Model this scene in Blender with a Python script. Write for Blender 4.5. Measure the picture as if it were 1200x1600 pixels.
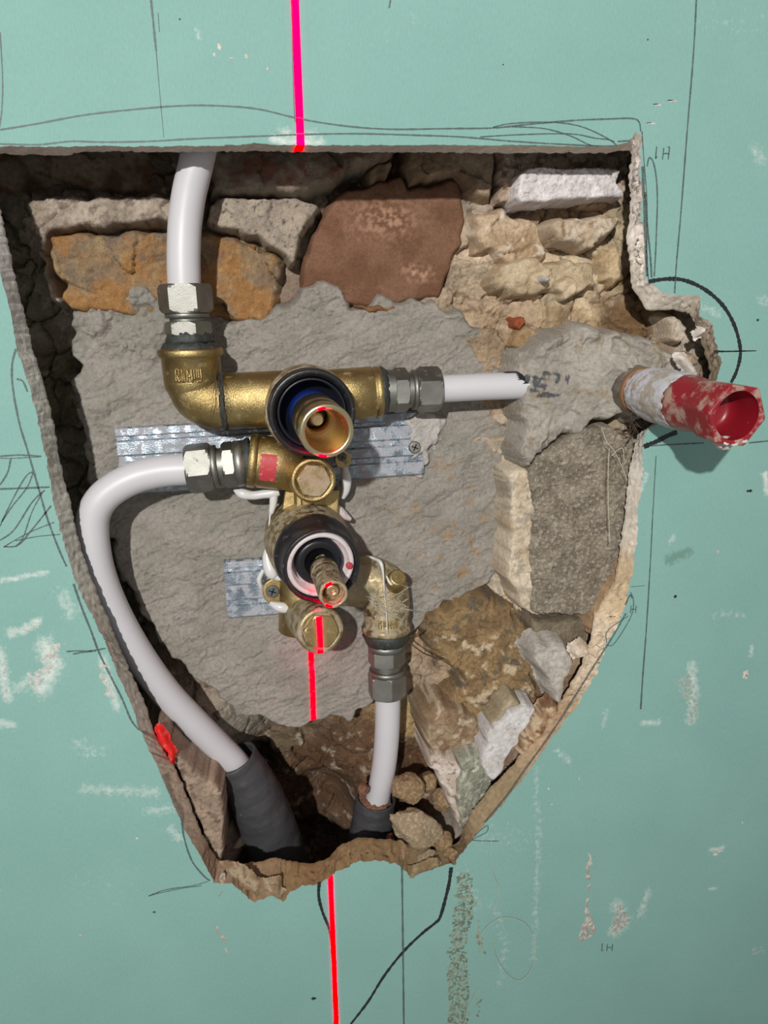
import bpy, bmesh, math, random
import numpy as np
from mathutils import Vector, Matrix, geometry
random.seed(7)
for o in list(bpy.data.objects): bpy.data.objects.remove(o, do_unlink=True)
SC = bpy.context.scene
COL = SC.collection
# ------------------------------------------------------------------ camera
# board face is the plane y = 0, the cavity goes into +y, metres, z up
DC = 0.46                      # lens to board face
F_PX = 1155.0                  # focal length for the 1200 x 1600 frame
CAMP = Vector((0, -DC, 0))
_dy = Vector(((420-600)/F_PX, (800-530)/F_PX, -1)).normalized()      # world +y in camera space
_dn = Vector(((680-600)/F_PX, (800-5500)/F_PX, -1)).normalized()     # world -z in camera space
_dz = (-(_dn - _dy*_dn.dot(_dy))).normalized()
_dx = _dy.cross(_dz)
RW2C = Matrix((_dx, _dy, _dz)).transposed()      # columns = world axes in camera space
RC2W = RW2C.transposed()
cam_d = bpy.data.cameras.new('camera'); cam = bpy.data.objects.new('camera', cam_d); COL.objects.link(cam)
cam_d.sensor_fit = 'VERTICAL'; cam_d.sensor_height = 32.0; cam_d.lens = 32.0*F_PX/1600.0
cam_d.clip_start = 0.01; cam_d.clip_end = 50
cam.matrix_world = Matrix.Translation(CAMP) @ RC2W.to_4x4()
SC.camera = cam

def ray(px, py): return RC2W @ Vector(((px-600)/F_PX, (800-py)/F_PX, -1))
def P(px, py, d=0.0):
    r = ray(px, py); t = (d+DC)/r.y
    return CAMP + r*t
def S(px, py, d=0.0):
    """metres per pixel of the photograph at that spot"""
    r = ray(px, py); return (d+DC)/r.y/F_PX

# ------------------------------------------------------------------ light, world, exposure
W = bpy.data.worlds.new('world'); SC.world = W; W.use_nodes = True
bg = W.node_tree.nodes['Background']; bg.inputs[0].default_value = (1.0, .99, .97, 1); bg.inputs[1].default_value = 0.32
SC.cycles.sample_clamp_indirect = 1.5
SC.view_settings.view_transform = 'Standard'; SC.view_settings.look = 'None'
SC.view_settings.gamma = 1; SC.view_settings.exposure = 0.0; SC.view_settings.use_curve_mapping = False
KEY = Vector((-.54, -2.0, .67))
kd = bpy.data.lights.new('work_lamp_light', 'SPOT'); kd.energy = 200; kd.color = (1.0, .98, .94)
kd.shadow_soft_size = .028; kd.spot_size = math.radians(51); kd.spot_blend = 1.0
key = bpy.data.objects.new('work_lamp_light', kd); COL.objects.link(key); key.location = KEY
key.rotation_euler = (Vector((-.10, .0, .16))-KEY).to_track_quat('-Z', 'Y').to_euler()

# line laser standing low in front of the wall: throws a vertical sheet of red light upwards
A_, B_, C_ = P(463, 60, 0), P(524, 1560, 0), P(489, 1080, .060)
LN = (B_-A_).cross(C_-A_).normalized()
LSRC = Vector((0, -.75, -1.30)); LSRC = LSRC - LN*((LSRC-A_).dot(LN))
def laser_sheet(name, energy, color, halo):
    ld = bpy.data.lights.new(name, 'POINT'); ld.energy = energy; ld.color = (1, 1, 1); ld.shadow_soft_size = 0.0
    ld.use_nodes = True
    nt = ld.node_tree; nn = nt.nodes; nn.clear()
    out = nn.new('ShaderNodeOutputLight'); em = nn.new('ShaderNodeEmission'); ge = nn.new('ShaderNodeNewGeometry')
    dt = nn.new('ShaderNodeVectorMath'); dt.operation = 'DOT_PRODUCT'; dt.inputs[1].default_value = LN
    ab = nn.new('ShaderNodeMath'); ab.operation = 'ABSOLUTE'
    mr = nn.new('ShaderNodeMapRange'); mr.interpolation_type = 'SMOOTHSTEP'
    mr.inputs['From Min'].default_value = .00120; mr.inputs['From Max'].default_value = .00150
    mr.inputs['To Min'].default_value = 1; mr.inputs['To Max'].default_value = 0
    mh = nn.new('ShaderNodeMapRange'); mh.interpolation_type = 'SMOOTHERSTEP'
    mh.inputs['From Min'].default_value = .0012; mh.inputs['From Max'].default_value = .0045
    mh.inputs['To Min'].default_value = halo; mh.inputs['To Max'].default_value = 0
    ad = nn.new('ShaderNodeMath'); ad.operation = 'ADD'
    nt.links.new(ge.outputs['Incoming'], dt.inputs[0]); nt.links.new(dt.outputs['Value'], ab.inputs[0])
    for m_ in (mr, mh): nt.links.new(ab.outputs[0], m_.inputs['Value'])
    nt.links.new(mr.outputs[0], ad.inputs[0]); nt.links.new(mh.outputs[0], ad.inputs[1])
    nt.links.new(ad.outputs[0], em.inputs['Strength']); em.inputs['Color'].default_value = color
    nt.links.new(em.outputs[0], out.inputs[0])
    las = bpy.data.objects.new(name, ld); COL.objects.link(las); las.location = LSRC
LASER_W = 4300
laser_sheet('line_laser_light', LASER_W, (1, 0, .03, 1), .014)
# a 650 nm line is redder than display red: this added negative light subtracts green and blue
laser_sheet('line_laser_negative', -LASER_W*.10, (0, 1, .66, 1), 0)

# ------------------------------------------------------------------ numpy noise
def hsh(ix, iy, s):
    h = (ix.astype(np.int64)*374761393 + iy.astype(np.int64)*668265263 + s*1274126177) & 0x7fffffff
    h = ((h ^ (h >> 13))*1274126177) & 0x7fffffff
    return ((h ^ (h >> 16)) & 0xffffff)/float(0xffffff)
def vnoise(x, y, s=0):
    ix, iy = np.floor(x), np.floor(y); fx, fy = x-ix, y-iy
    ix = ix.astype(np.int64); iy = iy.astype(np.int64)
    r = 0
    def g(dx, dy):
        a = hsh(ix+dx, iy+dy, s)*2*np.pi
        return np.cos(a)*(fx-dx) + np.sin(a)*(fy-dy)
    u = fx*fx*fx*(fx*(fx*6-15)+10); v = fy*fy*fy*(fy*(fy*6-15)+10)
    return 1.5*((g(0,0)*(1-u)+g(1,0)*u)*(1-v) + (g(0,1)*(1-u)+g(1,1)*u)*v)
def fbm(x, y, f, o=4, s=0, g=.5, lac=2.03):
    r = 0; a = 1.0; t = 0
    for i in range(o):
        r = r + a*vnoise(x*f+17.3*i, y*f-9.1*i, s+i*7); t += a; a *= g; f *= lac
    return r/t*1.6
def ridge(x, y, f, o=3, s=0):
    r = 0; a = 1.0; t = 0
    for i in range(o):
        r = r + a*(1-np.abs(vnoise(x*f+5.7*i, y*f+3.3*i, s+i*5))*2); t += a; a *= .5; f *= 2.1
    return r/t
def worley(x, y, f, s=0):
    """returns F1, F2-F1, and a per-cell tilted-facet value"""
    x = x*f; y = y*f; ix, iy = np.floor(x).astype(np.int64), np.floor(y).astype(np.int64)
    d1 = np.full(x.shape, 9.0); d2 = np.full(x.shape, 9.0); fc = np.zeros(x.shape)
    for dx in (-1,0,1):
        for dy in (-1,0,1):
            cx = ix+dx+hsh(ix+dx, iy+dy, s); cy = iy+dy+hsh(ix+dx, iy+dy, s+31)
            ex, ey = x-cx, y-cy; d = np.hypot(ex, ey)
            a = hsh(ix+dx, iy+dy, s+77)*6.283
            val = (hsh(ix+dx, iy+dy, s+55)-.5) + .9*(np.cos(a)*ex+np.sin(a)*ey)
            m = d < d1
            d2 = np.where(m, d1, np.minimum(d2, d)); fc = np.where(m, val, fc); d1 = np.where(m, d, d1)
    return d1, d2-d1, fc
def sstep(a, b, x):
    t = np.clip((x-a)/(b-a), 0, 1); return t*t*(3-2*t)
def poly_sd(px, py, poly):
    """signed distance, positive inside"""
    best = np.full(px.shape, 1e9); inside = np.zeros(px.shape, bool)
    n = len(poly)
    for i in range(n):
        x0, y0 = poly[i]; x1, y1 = poly[(i+1) % n]
        ex, ey = x1-x0, y1-y0; L = ex*ex+ey*ey+1e-12
        t = np.clip(((px-x0)*ex+(py-y0)*ey)/L, 0, 1)
        best = np.minimum(best, (px-x0-t*ex)**2+(py-y0-t*ey)**2)
        c = ((y0 > py) != (y1 > py)) & (px < ex*(py-y0)/(y1-y0+1e-15)+x0)
        inside ^= c
    d = np.sqrt(best)
    return np.where(inside, d, -d)
def xz(pts, d):
    return [(P(x, y, d).x, P(x, y, d).z) for x, y in pts]
MM = .001
# ------------------------------------------------------------------ object helpers
def link(name, me, mat=None, parent=None, label=None, cat=None, group=None, kind=None):
    o = bpy.data.objects.new(name, me); COL.objects.link(o)
    if mat is not None and me is not None: me.materials.append(mat)
    if parent is not None: o.parent = parent
    if label: o['label'] = label
    if cat: o['category'] = cat
    if group: o['group'] = group
    if kind: o['kind'] = kind
    return o
def empty(name, loc, label, cat, group=None):
    o = bpy.data.objects.new(name, None); COL.objects.link(o); o.location = loc; o.empty_display_size = .01
    o['label'] = label; o['category'] = cat
    if group: o['group'] = group
    return o
def setp(child, parent):
    child.parent = parent; child.matrix_parent_inverse = Matrix.Translation(-Vector(parent.location))
    return child
def mesh_np(name, V, Fq, smooth=True, col=None, attrs=None):
    me = bpy.data.meshes.new(name)
    me.from_pydata(V.tolist() if hasattr(V, 'tolist') else V, [], Fq.tolist() if hasattr(Fq, 'tolist') else Fq)
    if smooth: me.polygons.foreach_set('use_smooth', [True]*len(me.polygons))
    if col is not None:
        a = me.color_attributes.new('Col', 'FLOAT_COLOR', 'POINT')
        c = np.ones((len(V), 4)); c[:, :3] = col; a.data.foreach_set('color', c.ravel())
    for k, v in (attrs or {}).items():
        a = me.attributes.new(k, 'FLOAT', 'POINT'); a.data.foreach_set('value', v)
    me.update()
    return me
def sr(*c):
    """sRGB 0..255 -> linear"""
    return np.array([((v/255)/12.92 if v/255 <= .04045 else ((v/255+.055)/1.055)**2.4) for v in c])
def mixc(a, b, t): t = np.clip(t, 0, 1)[..., None]; return a*(1-t)+b*t
# ------------------------------------------------------------------ materials
def new_mat(name):
    m = bpy.data.materials.new(name); m.use_nodes = True
    n = m.node_tree.nodes; return m, n, m.node_tree.links, n['Principled BSDF']
def noise_node(n, l, scale, detail=4, rough=.6, vec=None, dist=0):
    q = n.new('ShaderNodeTexNoise'); q.inputs['Scale'].default_value = scale; q.inputs['Detail'].default_value = detail
    q.inputs['Roughness'].default_value = rough; q.inputs['Distortion'].default_value = dist
    if vec is None:
        t = n.new('ShaderNodeTexCoord'); vec = t.outputs['Object']
    l.new(vec, q.inputs['Vector']); return q
def ramp(n, l, src, stops):
    r = n.new('ShaderNodeValToRGB'); e = r.color_ramp.elements
    while len(e) < len(stops): e.new(.5)
    for k, (p, c) in enumerate(stops):
        e[k].position = p; e[k].color = (*c, 1) if len(c) == 3 else c
    l.new(src, r.inputs[0]); return r
def mixn(n, l, fac, a, b, mode='MIX'):
    m = n.new('ShaderNodeMix'); m.data_type = 'RGBA'; m.blend_type = mode
    for s, v in ((m.inputs[0], fac), (m.inputs[6], a), (m.inputs[7], b)):
        if isinstance(v, (int, float)): s.default_value = v
        elif isinstance(v, (tuple, list, np.ndarray)): s.default_value = (*[float(q) for q in v][:3], 1)
        else: l.new(v, s)
    return m.outputs[2]
def bump(n, l, src, dist, strength=1, prev=None):
    b = n.new('ShaderNodeBump'); b.inputs['Strength'].default_value = strength; b.inputs['Distance'].default_value = dist
    l.new(src, b.inputs['Height'])
    if prev is not None: l.new(prev, b.inputs['Normal'])
    return b.outputs['Normal']
def rock_mat(name, grain=1400, grain_amt=.35, b1=.0006, b2=.0003, rough=.92, speck=None):
    """mineral surface: vertex albedo times fine procedural grain, fine bump"""
    m, n, l, p = new_mat(name)
    a = n.new('ShaderNodeAttribute'); a.attribute_name = 'Col'
    q1 = noise_node(n, l, grain, 3, .7); q2 = noise_node(n, l, grain*.22, 5, .65)
    r1 = ramp(n, l, q1.outputs[0], [(.25, (1-grain_amt,)*3), (.75, (1+grain_amt,)*3)])
    r2 = ramp(n, l, q2.outputs[0], [(.3, (.80,.79,.77)), (.7, (1.16,1.16,1.15))])
    c = mixn(n, l, 1.0, a.outputs['Color'], r1.outputs[0], 'MULTIPLY'); c = mixn(n, l, 1.0, c, r2.outputs[0], 'MULTIPLY')
    if speck:
        v = n.new('ShaderNodeTexVoronoi'); v.inputs['Scale'].default_value = speck[1]
        t = n.new('ShaderNodeTexCoord'); l.new(t.outputs['Object'], v.inputs['Vector'])
        f = ramp(n, l, v.outputs['Distance'], [(speck[2]*.6, (1,1,1)), (speck[2], (0,0,0))])
        c = mixn(n, l, f.outputs[0], c, speck[0])
    l.new(c, p.inputs['Base Color']); p.inputs['Roughness'].default_value = rough
    p.inputs['Specular IOR Level'].default_value = .25
    nb = bump(n, l, q2.outputs[0], b1); nb = bump(n, l, q1.outputs[0], b2, prev=nb); l.new(nb, p.inputs['Normal'])
    return m
M = {}
M['rock'] = rock_mat('masonry_rubble', 1500, .3, .0010, .0004)
M['sandstone'] = rock_mat('fine_sandstone', 1900, .45, .0004, .0004)
M['ochre'] = rock_mat('ochre_stone', 1300, .35, .0012, .0005)
M['mortar'] = rock_mat('grey_tile_adhesive', 1700, .12, .0014, .0003, .8)
M['gypsum'] = rock_mat('gypsum_core', 1500, .12, .0007, .0003, .95)
M['whitestone'] = rock_mat('lime_coated_brick', 900, .14, .0014, .0005, .9)
M['redchip'] = rock_mat('red_chip_surface', 900, .1, .0004, .0002, .6)
M['block'] = rock_mat('aggregate_block', 900, .35, .0016, .0006, .9)

def plastic(name, c, rough=.35, dirt=None, dscale=120, thr=(.55, .62), bmp=0, coat=0):
    m, n, l, p = new_mat(name)
    q = noise_node(n, l, dscale, 6, .65)
    base = tuple(c)
    if dirt is not None:
        f = ramp(n, l, q.outputs[0], [(thr[0], (0,0,0)), (thr[1], (1,1,1))])
        cc = mixn(n, l, f.outputs[0], base, dirt); l.new(cc, p.inputs['Base Color'])
        rr = ramp(n, l, q.outputs[0], [(thr[0], (rough,)*3), (thr[1], (.9,)*3)]); l.new(rr.outputs[0], p.inputs['Roughness'])
    else:
        p.inputs['Base Color'].default_value = (*base, 1); p.inputs['Roughness'].default_value = rough
    if bmp: l.new(bump(n, l, q.outputs[0], bmp), p.inputs['Normal'])
    p.inputs['Coat Weight'].default_value = coat
    return m
def metal(name, c, c2, rough=.3, dirt=None, thr=(.6, .7), dscale=140, bmp=.0001, bscale=2500):
    m, n, l, p = new_mat(name)
    q0 = noise_node(n, l, 60, 5, .6); r0 = ramp(n, l, q0.outputs[0], [(.35, tuple(c)), (.68, tuple(c2))])
    q = noise_node(n, l, dscale, 7, .68)
    cc = r0.outputs[0]
    p.inputs['Metallic'].default_value = 1; p.inputs['Roughness'].default_value = rough
    if dirt is not None:
        f = ramp(n, l, q.outputs[0], [(thr[0], (0,0,0)), (thr[1], (1,1,1))])
        cc = mixn(n, l, f.outputs[0], cc, dirt)
        inv = ramp(n, l, q.outputs[0], [(thr[0], (1,1,1)), (thr[1], (0,0,0))]); l.new(inv.outputs[0], p.inputs['Metallic'])
        rr = ramp(n, l, q.outputs[0], [(thr[0], (rough,)*3), (thr[1], (.9,)*3)]); l.new(rr.outputs[0], p.inputs['Roughness'])
    l.new(cc, p.inputs['Base Color'])
    q3 = noise_node(n, l, bscale, 2, .5)
    l.new(bump(n, l, q3.outputs[0], bmp), p.inputs['Normal'])
    return m
dust = sr(150,140,125)
M['brass'] = metal('cast_brass', (.34,.245,.10), (.52,.40,.19), .40, sr(128,112,84), (.58, .72), 170, .00028, 1800)
M['brass_dusty'] = metal('dusty_brass', (.32,.26,.14), (.46,.38,.22), .46, sr(160,148,128), (.44, .60), 170, .0002, 1800)
M['brass_bright'] = metal('turned_brass', (.60,.50,.30), (.70,.60,.38), .27, dust, (.66, .8), 200, .00005, 2500)
M['chrome'] = metal('nickel_plate', (.22,.22,.20), (.32,.315,.285), .50, sr(110,100,84), (.60, .80), 150, .00006, 1500)
M['steel'] = metal('galvanised_steel', (.26,.31,.36), (.52,.58,.64), .38, sr(160,158,164), (.46, .60), 170, .0002, 900)
M['pipe'] = plastic('white_pipe_plastic', sr(196,194,198), .42, sr(120,110,100), 900, (.76, .80))
M['rubber'] = plastic('black_rubber', (.012,.012,.015), .32, sr(120,112,104), 260, (.60, .78), .0003)
M['black'] = plastic('black_plastic', (.008,.009,.014), .35)
M['sealant'] = plastic('black_green_sealant', (.028,.034,.030), .45, sr(90,92,80), 350, (.58,.75), .0008)
M['grey_sleeve'] = plastic('grey_pipe_sleeve', (.052,.052,.056), .5, sr(120,108,92), 140, (.68,.80), .0006)
M['white_plastic'] = plastic('dusty_white_plastic', sr(205,195,195), .45, sr(190,150,150), 160, (.5,.7))
M['silicone'] = plastic('white_silicone', sr(205,204,203), .28)
M['blue'] = plastic('blue_plastic', (.004,.018,.13), .35)
M['redplastic'] = plastic('red_plastic', (.27,.010,.020), .36, sr(170,140,126), 75, (.50,.60), .0003)
M['redplastic_in'] = plastic('red_plastic_bore', (.24,.008,.016), .35, sr(190,165,160), 420, (.70,.73))
M['collar'] = plastic('plaster_coated_collar', sr(196,194,200), .6, sr(168,158,145), 110, (.48,.56), .0012)
M['copper'] = plastic('brown_oxidised_copper', (.22,.11,.05), .5)
M['redpaint'] = plastic('red_marking', (.45,.04,.05), .5, sr(190,120,110), 300, (.55,.65))
M['pencil'] = plastic('graphite', (.075,.105,.10), .55)
M['marker'] = plastic('black_marker_ink', (.010,.012,.013), .5, (.05,.08,.075), 900, (.60,.68))
M['fibre'] = plastic('pale_fibre', sr(190,185,165), .6)
M['darkfibre'] = plastic('dark_fibre', sr(70,58,44), .7)
M['screw'] = plastic('grey_screw_metal', (.10,.10,.09), .45)
M['phone'] = plastic('dark_phone_glass', (.02,.02,.025), .3)
# pencil: broken grain
for k, (lo, hi) in {'pencil': (.36, .50), 'marker': (.20, .30)}.items():
    m = M[k]; n = m.node_tree.nodes; l = m.node_tree.links; p = n['Principled BSDF']
    q = noise_node(n, l, 1500, 2, .5); r = ramp(n, l, q.outputs[0], [(lo, (.25 if k == 'pencil' else .5,)*3), (hi, (.93,)*3)])
    l.new(r.outputs[0], p.inputs['Alpha'])
# green board paper
def board_mat():
    m, n, l, p = new_mat('green_board_paper')
    t = n.new('ShaderNodeTexCoord')
    mp = n.new('ShaderNodeMapping'); mp.inputs['Scale'].default_value = (1, 1, .35); l.new(t.outputs['Object'], mp.inputs['Vector'])
    q1 = noise_node(n, l, 900, 4, .7, mp.outputs[0]); q2 = noise_node(n, l, 14, 5, .6); q3 = noise_node(n, l, 260, 6, .75)
    r1 = ramp(n, l, q1.outputs[0], [(.3, (.93,.94,.94)), (.7, (1.06,1.05,1.05))])
    r2 = ramp(n, l, q2.outputs[0], [(.3, tuple(sr(125,165,157))), (.7, tuple(sr(131,171,163)))])
    c = mixn(n, l, 1, r2.outputs[0], r1.outputs[0], 'MULTIPLY')
    a = n.new('ShaderNodeAttribute'); a.attribute_name = 'Smear'
    ma = n.new('ShaderNodeMath'); ma.operation = 'ADD'; l.new(a.outputs['Fac'], ma.inputs[0]); l.new(q3.outputs[0], ma.inputs[1])
    f = ramp(n, l, ma.outputs[0], [(.62, (0,0,0)), (1.25, (.9,.9,.9))])
    c = mixn(n, l, f.outputs[0], c, sr(208,214,208))
    b = n.new('ShaderNodeAttribute'); b.attribute_name = 'Wet'
    mb = n.new('ShaderNodeMath'); mb.operation = 'ADD'; l.new(b.outputs['Fac'], mb.inputs[0]); l.new(q3.outputs[0], mb.inputs[1])
    f2 = ramp(n, l, mb.outputs[0], [(.82, (0,0,0)), (1.1, (.55,)*3)])
    c = mixn(n, l, f2.outputs[0], c, sr(88,120,104))
    l.new(c, p.inputs['Base Color']); p.inputs['Roughness'].default_value = .82; p.inputs['Specular IOR Level'].default_value = .3
    l.new(bump(n, l, q1.outputs[0], .00012), p.inputs['Normal'])
    return m
M['board'] = board_mat()

M['gritmat'] = plastic('reddish_grit', sr(138,100,78), .95, sr(96,66,48), 700, (.4,.6), .001)
M['plastmat'] = plastic('crusted_plaster', sr(214,204,196), .9, sr(186,172,160), 500, (.45,.6), .0008)
M['chunkA'] = plastic('sandy_mortar_chunk', sr(132,106,76), .95, sr(164,142,110), 420, (.46,.62), .0012)
M['chunkB'] = plastic('grey_brown_mortar_chunk', sr(146,128,102), .95, sr(176,160,136), 380, (.50,.62), .0012)
M['gritty'] = rock_mat('dried_gritty_adhesive', 1100, .25, .0009, .0004, .7)
M['dabmat'] = plastic('grey_adhesive_dab', sr(158,150,140), .85, sr(140,124,100), 200, (.5,.65), .001)
# ------------------------------------------------------------------ the hole: front paper edge and back edge of the cut, matched in pairs
HOLE = [ # front x, y, back x, y, raggedness (px)
(-60,229,-30,238,.8),(0,229,4,239,.8),(100,229,100,242,.9),(135,228,133,235,.9),(267,229,267,236,1),(400,225,400,235,1.2),(470,227,470,236,.8),
(600,227,600,237,.7),(800,227,800,238,.8),(955,229,955,238,.8),(978,222,983,233,1.5),(994,205,988,236,1.5),(1003,214,990,243,1.5),
(1000,243,985,262,2),(1001,267,985,285,2.5),(1006,300,988,310,2),(1001,340,985,345,2.5),(1009,352,981,372,2),(1008,407,986,410,2.5),
(1012,440,990,450,1.5),(1033,457,1012,484,1.5),(1053,461,1050,484,1.5),(1095,464,1078,488,1.8),(1093,493,1088,505,1.8),(1113,507,1095,527,2),
(1118,533,1104,550,2),(1127,567,1113,583,1.5),(1118,600,1104,606,1),(1070,640,1058,636,1),(1010,672,1000,680,1.5),(1003,700,992,704,1.5),
(1005,737,984,740,1.2),(996,797,979,800,1.2),(997,833,973,840,1.2),(988,900,963,905,1.5),(980,925,952,925,2),(975,960,930,962,2.5),
(952,1000,922,1010,2.5),(933,1047,908,1045,2),(907,1093,880,1093,2),(860,1157,838,1148,1.5),(820,1213,800,1200,1.2),(780,1262,763,1238,1.2),
(745,1302,733,1277,1.2),(722,1334,718,1318,1.5),(712,1350,700,1328,1.5),(690,1352,680,1330,1.5),(660,1362,655,1328,1.5),(641,1370,640,1322,1.5),
(622,1349,625,1316,2.2),(600,1346,600,1314,2.2),(565,1346,560,1310,2.2),(530,1362,532,1324,2.2),(500,1378,510,1346,2.2),(478,1384,480,1353,2.2),
(455,1392,455,1347,2),(442,1408,440,1345,1.5),(428,1397,428,1343,2),(415,1404,415,1346,2),(398,1408,400,1349,2),(378,1396,382,1352,2),(362,1380,362,1347,1.5),
(334,1380,341,1347,1.2),(315,1340,325,1322,1),(290,1300,313,1300,1),(268,1250,296,1256,1.2),(247,1200,276,1206,1.2),(218,1140,243,1153,1.2),
(205,1100,223,1093,1.2),(183,1050,201,1048,1.3),(163,1000,183,1005,1.2),(137,950,158,945,1.2),(115,900,135,886,1.2),(100,850,120,840,1.2),
(87,800,110,792,1.2),(78,750,98,745,1.2),(68,700,89,704,1.2),(58,650,79,645,1.3),(45,600,64,592,1),(27,550,50,548,1),(17,490,36,487,.7),
(0,427,20,424,.7),(-28,340,2,340,.6)]
TB = .0135
fr, bk = [], []
_n = len(HOLE)
for i in range(_n):
    a, b = HOLE[i], HOLE[(i+1) % _n]
    m = max(2, int(math.hypot(a[0]-b[0], a[1]-b[1])/2.2))
    for k in range(m):
        t = k/m
        fr.append([a[0]+(b[0]-a[0])*t, a[1]+(b[1]-a[1])*t, a[4]+(b[4]-a[4])*t]); bk.append([a[2]+(b[2]-a[2])*t, a[3]+(b[3]-a[3])*t])
fr = np.array(fr); bk = np.array(bk)
idx = np.arange(len(fr)); cc_ = idx*1.0
nx = fbm(cc_, cc_*0+3.3, .31, 3, 5)*fr[:,2]*1.5 + fbm(cc_, cc_*0+.3, .07, 2, 6)*fr[:,2]*1.8
ny = fbm(cc_, cc_*0+8.3, .31, 3, 9)*fr[:,2]*1.5 + fbm(cc_, cc_*0+5.3, .07, 2, 8)*fr[:,2]*1.8
frx = fr[:,0]+nx; fry = fr[:,1]+ny*.8
bkx = bk[:,0]+fbm(cc_, cc_*0+1.1, .22, 3, 15)*2.2; bky = bk[:,1]+fbm(cc_, cc_*0+2.2, .22, 3, 16)*2.0
front_pts = [P(x, y, 0) for x, y in zip(frx, fry)]
fpoly = [(p.x, p.z) for p in front_pts]

def smooth_line(pts, per=8):
    """catmull-rom through the points"""
    out = []; n = len(pts)
    for i in range(n-1):
        p0 = pts[max(i-1,0)]; p1 = pts[i]; p2 = pts[i+1]; p3 = pts[min(i+2,n-1)]
        for k in range(per):
            t = k/per
            out.append([.5*((2*p1[j])+(-p0[j]+p2[j])*t+(2*p0[j]-5*p1[j]+4*p2[j]-p3[j])*t*t+(-p0[j]+3*p1[j]-3*p2[j]+p3[j])*t**3) for j in range(len(p1))])
    out.append(list(pts[-1])); return out

SMEARS = [ # polyline px, half width px, strength
([(70,1010),(85,1040),(65,1075)],16,.42),([(45,1060),(30,1075)],10,.30),([(15,990),(35,985),(60,970)],7,.42),([(0,1020),(5,1060),(12,1090)],10,.38),
([(0,1130),(20,1133)],7,.36),([(160,1030),(172,1070),(182,1105)],8,.33),([(100,930),(110,955)],14,.26),([(0,908),(50,898),(72,895)],4,.42),
([(130,1232),(175,1235),(245,1238)],9,.26),([(230,1268),(270,1262)],9,.25),([(265,1295),(280,1310)],9,.28),([(120,1165),(150,1175)],14,.18),
([(425,216),(450,222),(500,222)],8,.40),([(440,205),(470,215),(490,210)],9,.30),([(1080,1040),(1085,1080),(1080,1125)],9,.34),([(1062,1065),(1078,1100)],8,.20),
([(946,1110),(944,1135)],4,.26),([(1003,1130),(1030,1128)],5,.34),([(870,1172),(890,1190)],5,.3),([(840,1200),(838,1240),(842,1300),(838,1400),(834,1500)],6,.20),
([(965,1415),(975,1440),(960,1455)],11,.36),([(1000,1430),(1012,1395)],7,.28),([(1110,1330),(1130,1325)],4,.42),([(1110,1388),(1118,1387)],3,.35),
([(1178,1486),(1192,1486)],5,.2),([(1180,235),(1190,250)],12,.22),([(1190,468),(1200,475)],8,.25),([(1195,740),(1200,770)],5,.5),([(1048,845),(1052,840)],4,.38),
([(1000,768),(1010,740)],4,.36),([(1110,30),(1150,40),(1200,45)],30,.08),([(150,1380),(180,1390)],40,.06),([(700,1280),(760,1300),(800,1310)],30,.12),
([(305,45),(312,60)],5,.25),([(1120,960),(1160,960)],8,.18),([(1175,1010),(1172,1025)],3,.35),([(600,60),(640,40)],40,.06),([(720,1370),(740,1410)],20,.14),
([(770,1410),(790,1470),(780,1540)],8,.16),([(1040,470),(1080,472),(1120,490)],9,.22),([(120,880),(112,900)],8,.12),([(880,1040),(900,1080)],5,.2)]
WETS = [([(1045,875),(1060,868),(1075,862)],13,.55),([(1065,858),(1070,850)],7,.22),([(1020,700),(1030,720)],30,.06),([(700,1400),(690,1500)],40,.05)]
def field(X, Y, items):
    r = np.zeros(X.shape)
    for pts, w, s in items:
        d = np.full(X.shape, 1e9)
        q = pts if len(pts) > 1 else pts*2
        for a, b in zip(q[:-1], q[1:]):
            ex, ey = b[0]-a[0], b[1]-a[1]; L = ex*ex+ey*ey+1e-9
            t = np.clip(((X-a[0])*ex+(Y-a[1])*ey)/L, 0, 1); d = np.minimum(d, np.hypot(X-a[0]-t*ex, Y-a[1]-t*ey))
        r = np.maximum(r, s*np.exp(-(d/w)**2*.9))
    return r
# board paper face: constrained triangulation, hole removed
gx, gy = np.meshgrid(np.arange(-14, 1222, 5.5), np.arange(-14, 1622, 5.5))
hs = poly_sd(gx, gy, list(zip(frx, fry)))
k = hs < -2.5
gp = np.stack([gx[k], gy[k]], 1)
ox, oy = np.meshgrid(np.linspace(-420, 1700, 14), np.linspace(-420, 2100, 16))
ko = (ox < -20)|(ox > 1230)|(oy < -20)|(oy > 1630)
gp = np.concatenate([gp, np.stack([ox[ko], oy[ko]], 1)])
pxy = np.concatenate([np.stack([frx, fry], 1), gp])
vw = [P(x, y, 0) for x, y in pxy]
nf = len(frx)
cv, ce, cf, ov, oe, of_ = geometry.delaunay_2d_cdt([Vector((p.x, p.z)) for p in vw], [(i, (i+1) % nf) for i in range(nf)], [], 0, 1e-7)
cvn = np.array([(v.x, v.y) for v in cv])
# px coordinates of output verts for the attributes
opx = np.array([pxy[o[0]] if len(o) else (0, 0) for o in ov])
ctr = np.array([cvn[list(f)].mean(0) for f in cf])
cin = poly_sd(ctr[:,0], ctr[:,1], fpoly) > 0
fcs = [tuple(f) for f, c in zip(cf, cin) if not c]
V3 = np.stack([cvn[:,0], np.zeros(len(cvn)), cvn[:,1]], 1)
sm = field(opx[:,0], opx[:,1], SMEARS); wt = field(opx[:,0], opx[:,1], WETS)
me = mesh_np('wall_front', V3, fcs, smooth=False, attrs={'Smear': sm, 'Wet': wt})
bm = bmesh.new(); bm.from_mesh(me); bmesh.ops.recalc_face_normals(bm, faces=bm.faces)
if sum(f.normal.y for f in list(bm.faces)[:50]) > 0: bmesh.ops.reverse_faces(bm, faces=bm.faces)
bm.to_mesh(me); bm.free()
wall_front = link('wall_front', me, M['board'], kind='structure')
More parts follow.
